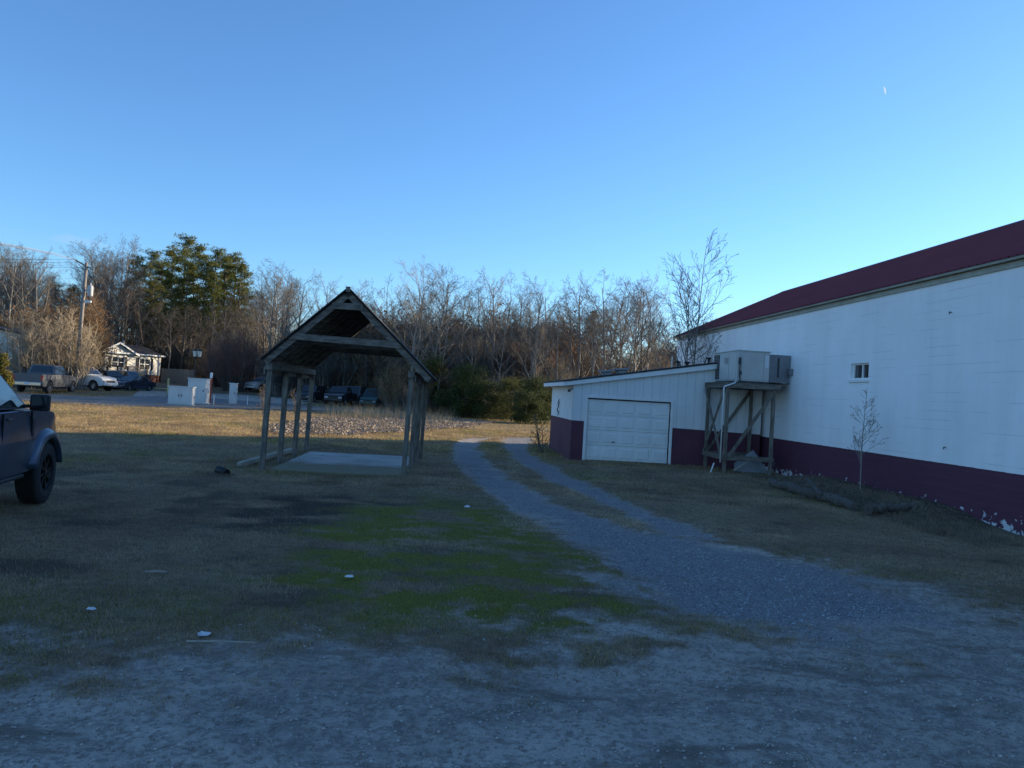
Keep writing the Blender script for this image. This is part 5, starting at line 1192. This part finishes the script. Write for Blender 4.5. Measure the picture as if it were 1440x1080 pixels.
# weeds and dry tufts on the bank and at the shelter
def tuft(p, h, n, spread, m):
    b = MB()
    for i in range(n):
        a_ = rnd.uniform(0, 6.28); q = Vector((p[0]+rnd.gauss(0, spread), p[1]+rnd.gauss(0, spread), Hf(p[0], p[1])-.02)); L = h*rnd.uniform(.4, 1); ln = Vector((math.cos(a_), math.sin(a_), 0))*L*rnd.uniform(.1, .7)
        w_ = Vector((-math.sin(a_), math.cos(a_), 0))*.004; e = q+ln+Vector((0, 0, L)); mdl = q+ln*.35+Vector((0, 0, L*.6))
        b.add([q-w_, q+w_, mdl+w_*.7, mdl-w_*.7, e], [(0, 1, 2, 3), (3, 2, 4)])
    return b
bnk = MB(); 
for i in range(300):
    px = rnd.uniform(1062, 1400); yy = np.interp(px, [1062, 1100, 1200, 1300, 1400], [664, 672, 694, 722, 748])+rnd.uniform(-2, 16); x, y = G(px, yy, .1)
    if x > wallx(y)-.08: x = wallx(y)-.1
    t_ = tuft((x, y), rnd.uniform(.05, .17), 40, .12, None); bnk.add(t_.v, t_.f)
simple('dry_grass', (.42, .34, .22), (.16, .13, .075), 4, .9, 0)
simple('dead_weed', (.3, .22, .15), (.11, .085, .06), 4, .9, 0)
tag(bnk.build('bank_weeds', 'dead_weed', fixn=False), 'matted dry weeds along the bank at the foot of the long wall', 'weeds', kind='stuff')
sw = MB()
for (x0, y0, n, s_) in ((-5.95, 24.0, 26, .5), (-5.1, 24.5, 16, .5), (-5.9, 20.0, 14, .5), (-6.0, 18.0, 12, .25), (-2.3, 20.0, 16, .25), (-2.5, 18.1, 8, .15)):
    for i in range(n):
        t_ = tuft((x0+rnd.gauss(0, s_), y0+rnd.gauss(0, s_)), rnd.uniform(.06, .18), 30, .09, None); sw.add(t_.v, t_.f)
tag(sw.build('shelter_weeds', 'dry_grass', fixn=False), 'dry weeds growing round the shelter posts', 'weeds', kind='stuff')
rw = MB()
for i in range(260):
    q = rnd.uniform(455, 640); d = rnd.uniform(47, 60); p = spot(q, 0, d); t_ = tuft((p.x, p.y), rnd.uniform(.3, 1.3), 16, .25, None); rw.add(t_.v, t_.f)
tag(rw.build('dry_reeds', 'dry_grass', fixn=False), 'tall dry reeds and stalks beyond the leaf litter', 'reeds', kind='stuff')
# ---------------------------------------------------------------- vapour trails high up: thin tubes of cloud
def volume(name, dens, noise=None):
    m = bpy.data.materials.new(name); m.use_nodes = True; t = m.node_tree; t.nodes.clear(); o = t.nodes.new('ShaderNodeOutputMaterial'); v = t.nodes.new('ShaderNodeVolumePrincipled')
    v.inputs['Density'].default_value = dens; v.inputs['Color'].default_value = (.95, .95, .95, 1); v.inputs['Anisotropy'].default_value = .2; t.links.new(v.outputs[0], o.inputs['Volume']); return m
def trail(pts, rads, dens, name, label):
    P = [at(px, py, 2600) for px, py in pts]; o = MB().tube(P, rads, 12).build(name, volume('vapour', dens), smooth=True); return tag(o, label, 'vapour trail')
trail([(-60, 333), (0, 343), (40, 350), (75, 357), (100, 364), (114, 370)], [5.5, 5.5, 5, 4.2, 3.2, 1.5], .08, 'vapour_trail', 'long thin white vapour trail descending to the utility pole top')
trail([(1243, 121), (1244.5, 127), (1245, 133)], [1, 4, .8], .12, 'vapour_trail', 'tiny bright vapour trail alone in the blue sky above the long building')

for pts, rads, dens, lab in (([(-90, 396), (-20, 392), (50, 400), (110, 415)], [25, 42, 34, 8], .0035, 'soft white wisp of cloud low behind the trees at far left'), ([(62, 334), (95, 336), (135, 343), (165, 350)], [4, 17, 12, 3], .0035, 'faint wisp of cloud above the utility pole')):
    o = trail(pts, rads, dens, 'cloud', lab); o['category'] = 'cloud'
